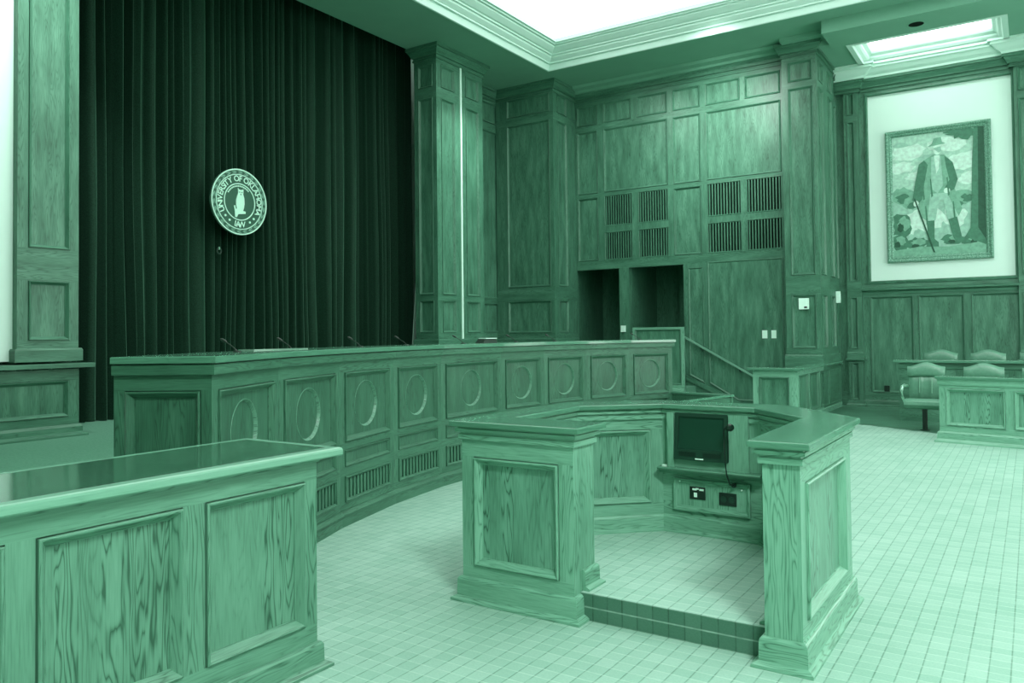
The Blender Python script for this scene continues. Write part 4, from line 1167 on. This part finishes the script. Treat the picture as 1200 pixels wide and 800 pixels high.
for k, (x, y) in enumerate(((.33, .60), (.42, .62), (.60, .62), (.36, .40), (.66, .42))): pp_([(x, y), (x + .012, y + .005), (x + .03, y - .14), (x + .01, y - .15)], 3)
part('canvas', cv, pm, pt)

# ================================================================== SMALL FITTINGS
def fit(name, F, s0, s1, z0, z1, label, cat, group=None, d=.012, detail=None):
    t = thing(name, label, cat, F.p((s0 + s1) / 2, z0, 0), group)
    m_ = MB(); m_.sweep([tuple(F.p(s0, 0, d)[:2]), tuple(F.p(s1, 0, d)[:2])], [(0, z0), (0, z1)], caps=False)
    m_ = MB(); m_.fbox(F, s0, s1, z0, z1, -.002 if d < .05 else 0, d); part('plate', m_, M['white'], t)
    if detail: 
        for nm, q, mat in detail:
            m_ = MB(); m_.fbox(F, s0 + q[0] * (s1 - s0), s0 + q[1] * (s1 - s0), z0 + q[2] * (z1 - z0), z0 + q[3] * (z1 - z0), d, d + .006); part(nm, m_, M[mat], t)
    return t
fit('light_switch', FV, xs(-4.51), xs(-4.41), 1.40, 1.56, 'white switch plate on the tall panel, left of the pair', 'switch', 'pair of switch plates', detail=[('toggle', (.35, .65, .3, .7), 'white')])
fit('light_switch', FV, xs(-4.33), xs(-4.235), 1.40, 1.56, 'white switch plate on the tall panel, right of the pair', 'switch', 'pair of switch plates', detail=[('toggle', (.35, .65, .3, .7), 'white')])
fit('door_chime', FV, xs(-7.585), xs(-7.485), 1.56, 1.70, 'small white box on the post between the two dark doorways', 'box', d=.05, detail=[('button', (.3, .7, .3, .6), 'white')])
FC = Fr((-3.95, CY), (CX, CY))
fit('wall_alarm', FC, .245, .425, 1.95, 2.16, 'white alarm unit on the lower panel of the tall column', 'alarm', d=.04, detail=[('lens', (.55, .85, .1, .25), 'black'), ('speaker', (.25, .75, .45, .85), 'white')])
FSd = Fr((CX, 15.6), (CX, 17.2))
fit('wall_sign', FSd, 1.37, 1.47, 2.10, 2.33, 'white box projecting from the column side over the side doorway', 'box', d=.07, detail=[('cover', (.2, .8, .2, .8), 'white')])
fit('wall_outlet', FP, px(-2.53), px(-2.43), .30, .42, 'dark outlet low on the panelling under the painting', 'outlet', detail=[('socket', (.3, .7, .2, .8), 'black')])
bpy.data.objects['wall_outlet'].children[0].data.materials[0] = M['black']
# downlight in the beam
dl = thing('downlight', 'dark round recessed downlight in the ceiling beam', 'light', (-1.58, 15.33, 6.86))
mb = MB(); c = (-1.58, 15.33, 6.858)
mb.lathe(c, [(.12, 0), (.135, -.006), (.15, 0)], 28); part('rim', mb, M['ceiling'], dl)
mb = MB(); mb.lathe(c, [(0, -.001), (.122, -.001)], 28); part('opening', mb, M['dark'], dl)

# ================================================================== LIGHT
w = bpy.data.worlds.new('World'); bpy.context.scene.world = w; w.use_nodes = True
bg = w.node_tree.nodes['Background']; bg.inputs[0].default_value = (.92, 1.0, .96, 1); bg.inputs[1].default_value = 8.0

def spot(name, loc, aim, power, size, blend=.8, r=.08):
    l = bpy.data.lights.new(name, 'SPOT'); l.energy = power; l.spot_size = math.radians(size); l.spot_blend = blend; l.shadow_soft_size = r
    l.color = (.94, 1, .97)
    o = bpy.data.objects.new(name, l); C.objects.link(o); o.location = loc
    o.rotation_euler = (Vector(aim) - Vector(loc)).to_track_quat('-Z', 'Y').to_euler()
al = bpy.data.lights.new('added_fill_light', 'AREA'); al.shape = 'RECTANGLE'; al.size = 2.2; al.size_y = 1.2; al.energy = 820; al.color = (.94, 1, .97)
ao = bpy.data.objects.new('added_fill_light', al); C.objects.link(ao); ao.location = (2.4, .2, 6.6)  # unseen area light added to brighten the lectern, desk and near floor
spot('unseen_spot', (-4.6, 13.3, 7.0), (-5.2, 15.9, 5.6), 760, 70, 1.0, .3)
spot('unseen_spot', (-7.0, 13.3, 7.0), (-7.0, 15.9, 5.2), 160, 75)
spot('unseen_spot', (1.0, 8.6, 6.95), (-.2, 12.6, .8), 620, 60, 1.0, .3)  # no fixture there; added to brighten the jury front
spot('unseen_spot', (-7.9, 4.2, 6.95), (-9.4, 4.7, 4.5), 560, 60, 1.0, .3)
spot('unseen_spot', (-7.6, 12.8, 6.95), (-9.4, 12.4, 4.2), 420, 65)
# ================================================================== CAMERA
cam = bpy.data.cameras.new('Camera'); co = bpy.data.objects.new('Camera', cam); C.objects.link(co)
f, a, b, c = 928.512384, -.581240239, .0244216935, .0111339625
ca_, sa_, cb_, sb_, cc_, sc_ = math.cos(a), math.sin(a), math.cos(b), math.sin(b), math.cos(c), math.sin(c)
fw = Vector((sa_ * cb_, ca_ * cb_, sb_)); rt = Vector((ca_, -sa_, 0)); dn = fw.cross(rt)
rr = rt * cc_ + dn * sc_; dd = rt * -sc_ + dn * cc_
Rm = Matrix((rr, -dd, -fw)).transposed().to_4x4()
co.matrix_world = Matrix.Translation((0, 0, 1.55)) @ Rm
cam.sensor_width = 36; cam.sensor_fit = 'HORIZONTAL'; cam.lens = f / 1200 * 36
cam.shift_y = -(400 - 368.106) / 1200
cam.clip_start = .05; cam.clip_end = 100
sc = bpy.context.scene
sc.camera = co
sc.view_settings.view_transform = 'Standard'; sc.view_settings.look = 'None'
sc.view_settings.exposure = 0; sc.view_settings.gamma = 1; sc.view_settings.use_curve_mapping = False
